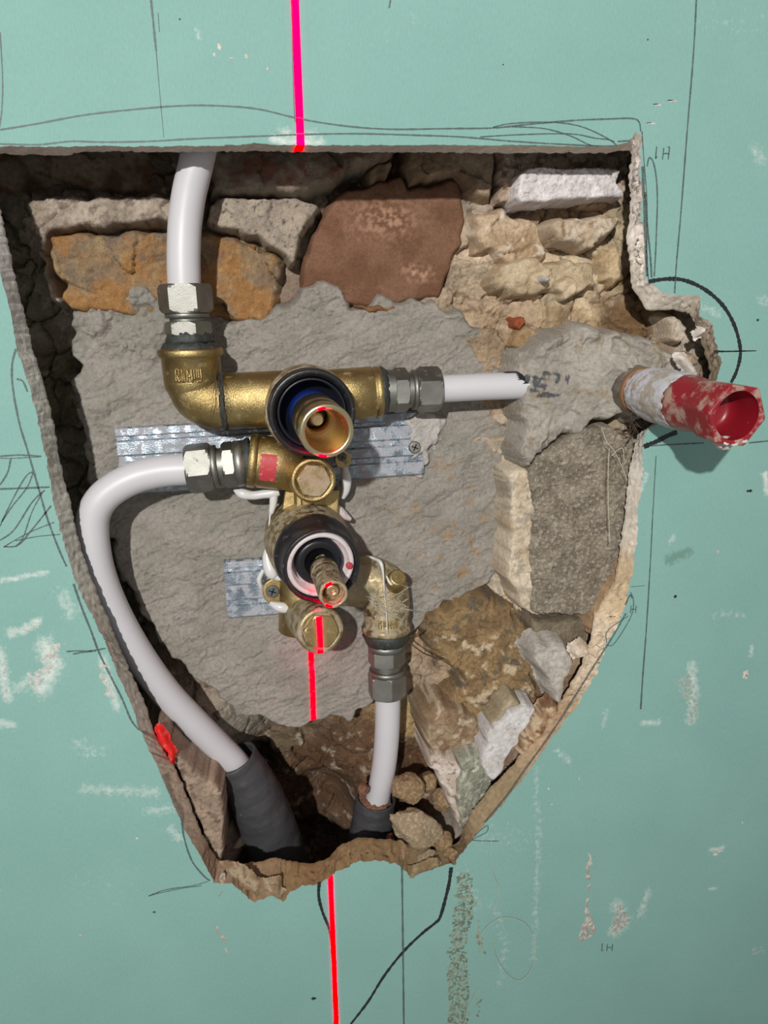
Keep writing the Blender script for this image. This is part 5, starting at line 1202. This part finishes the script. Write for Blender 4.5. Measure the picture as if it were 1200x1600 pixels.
# white sealing drips round the valve
def drip(pts, name, label, mat='silicone', cat='sealant drip'):
    m = MB()
    q = smooth_line([(*tuple(P(*p[:3])), p[3]*S(*p[:3])) for p in pts], 8); m.tube([Vector(p[:3]) for p in q], [max(.0001, p[3]) for p in q], 16)
    return m.build(name, mat, label=label, cat=cat, group='white sealant around the shower valve')
drip([(366,764,.040,3),(378,771,.038,8),(395,774,.038,7),(412,772,.038,7),(428,770,.038,8),(436,768,.038,6)], 'sealant_drip', 'white sealant squeezed out under the left arm of the valve')
drip([(428,770,.038,7),(427,785,.038,6),(424,800,.038,4),(422,806,.038,1.6),(420,830,.038,1.4),(420,850,.040,1.6)], 'sealant_drip', 'white sealant string hanging left of the lower black collar')
drip([(421,848,.042,2),(418,870,.042,8),(424,892,.040,11),(432,900,.040,8),(440,905,.038,3)], 'sealant_drip', 'white sealant blob above the fixing screw')
drip([(412,890,.045,3),(405,905,.046,4),(408,918,.047,2)], 'sealant_drip', 'small white sealant smear left of the fixing screw')
drip([(422,942,.045,3),(436,948,.043,8),(450,950,.043,8),(462,948,.043,3)], 'sealant_drip', 'white sealant patch under the fixing screw')
drip([(538,730,.046,5),(541,748,.044,8),(540,765,.045,7),(535,778,.046,4)], 'sealant_drip', 'crumpled white sealant right of the small round cap')
drip([(520,790,.046,5),(530,800,.046,9),(548,812,.047,3)], 'sealant_drip', 'grey-white sealant under the small round cap', 'white_plastic')
drip([(572,868,.040,1.2),(585,873,.036,2.2),(595,880,.030,3),(599,900,.028,1.5),(601,930,.026,.9),(604,960,.024,.8),(605,990,.022,.8)], 'sealant_thread', 'thin white sealant thread hanging in front of the dusty elbow', cat='sealant thread')
drip([(604,900,.026,1),(608,909,.025,2.2),(613,912,.025,3),(619,906,.025,.8)], 'sealant_drip', 'small white fork-shaped drop on the dusty elbow')
# fibres
def fib(lines, label, mat='fibre', w=.5, name='fibre_tuft', y=None):
    m = MB()
    for pts in lines:
        q = smooth_line([tuple(P(*p)) for p in pts], 8); m.tube([Vector(p) for p in q], w*.0004, 6)
    return m.build(name, mat, label=label, cat='fibres', kind='stuff')
rnd = random.Random(5)
ls = []
for i in range(22):
    x_ = rnd.uniform(575,630); y_ = rnd.uniform(930,960); L_ = [(x_, y_, .020)]
    for k_ in range(4): x_ += rnd.uniform(-14,16); y_ += rnd.uniform(-8,8); L_.append((x_, y_, .020+rnd.uniform(-.004,.006)))
    ls.append(L_)
fib(ls, 'tangle of fine pale fibres stuck to the dusty elbow', w=.35)
ls = []
for i in range(14):
    x_ = rnd.uniform(985,1010); y_ = rnd.uniform(640,665); L_ = [(x_, y_, .006)]
    for k_ in range(4): x_ += rnd.uniform(-12,12); y_ += rnd.uniform(-4,16); L_.append((x_, y_, .004+rnd.uniform(-.004,.006)))
    ls.append(L_)
fib(ls, 'tuft of dark and pale hair under the collar of the red plug', 'darkfibre', .6)
ls = []
for i in range(9):
    x_ = rnd.uniform(335,355); y_ = rnd.uniform(545,600); L_ = [(x_, y_, .018)]
    for k_ in range(4): x_ += rnd.uniform(-5,6); y_ += rnd.uniform(8,30); L_.append((x_, y_, .014+rnd.uniform(-.004,.004)))
    ls.append(L_)
fib(ls, 'wisps of dusty cobweb along the left elbow', 'darkfibre', .35)
fib([[(635,1000,.040),(650,1012,.036),(665,1022,.036),(690,1030,.040)],[(625,996,.04),(645,994,.036),(662,985,.040)]], 'two brown roots poking out right of the dusty elbow', 'darkfibre', 1.3, 'root')
fib([[(940,668,.01),(948,690,.008),(960,705,.008),(972,730,.010),(980,750,.012)],[(952,700,.010),(950,760,.010),(953,850,.010)],[(955,712,.010),(972,700,.008),(975,720,.008)]], 'loose cream fibres hanging over the large concrete block', 'fibre', .6)
fib([[(752,1486,-.001),(752,1460,-.002),(775,1438,-.002),(800,1435,-.002),(825,1448,-.002),(836,1480,-.002),(832,1510,-.002),(815,1532,-.002),(795,1525,-.002),(775,1495,-.002),(768,1460,-.001)],
     [(768,1300,-.001),(769,1360,-.002),(780,1390,-.001),(770,1430,-.001)],[(724,1604,-.001),(735,1570,-.002),(748,1545,-.001)]], 'long curled pale fibre stuck to the board at the bottom', 'fibre', .45, 'loose_fibre')
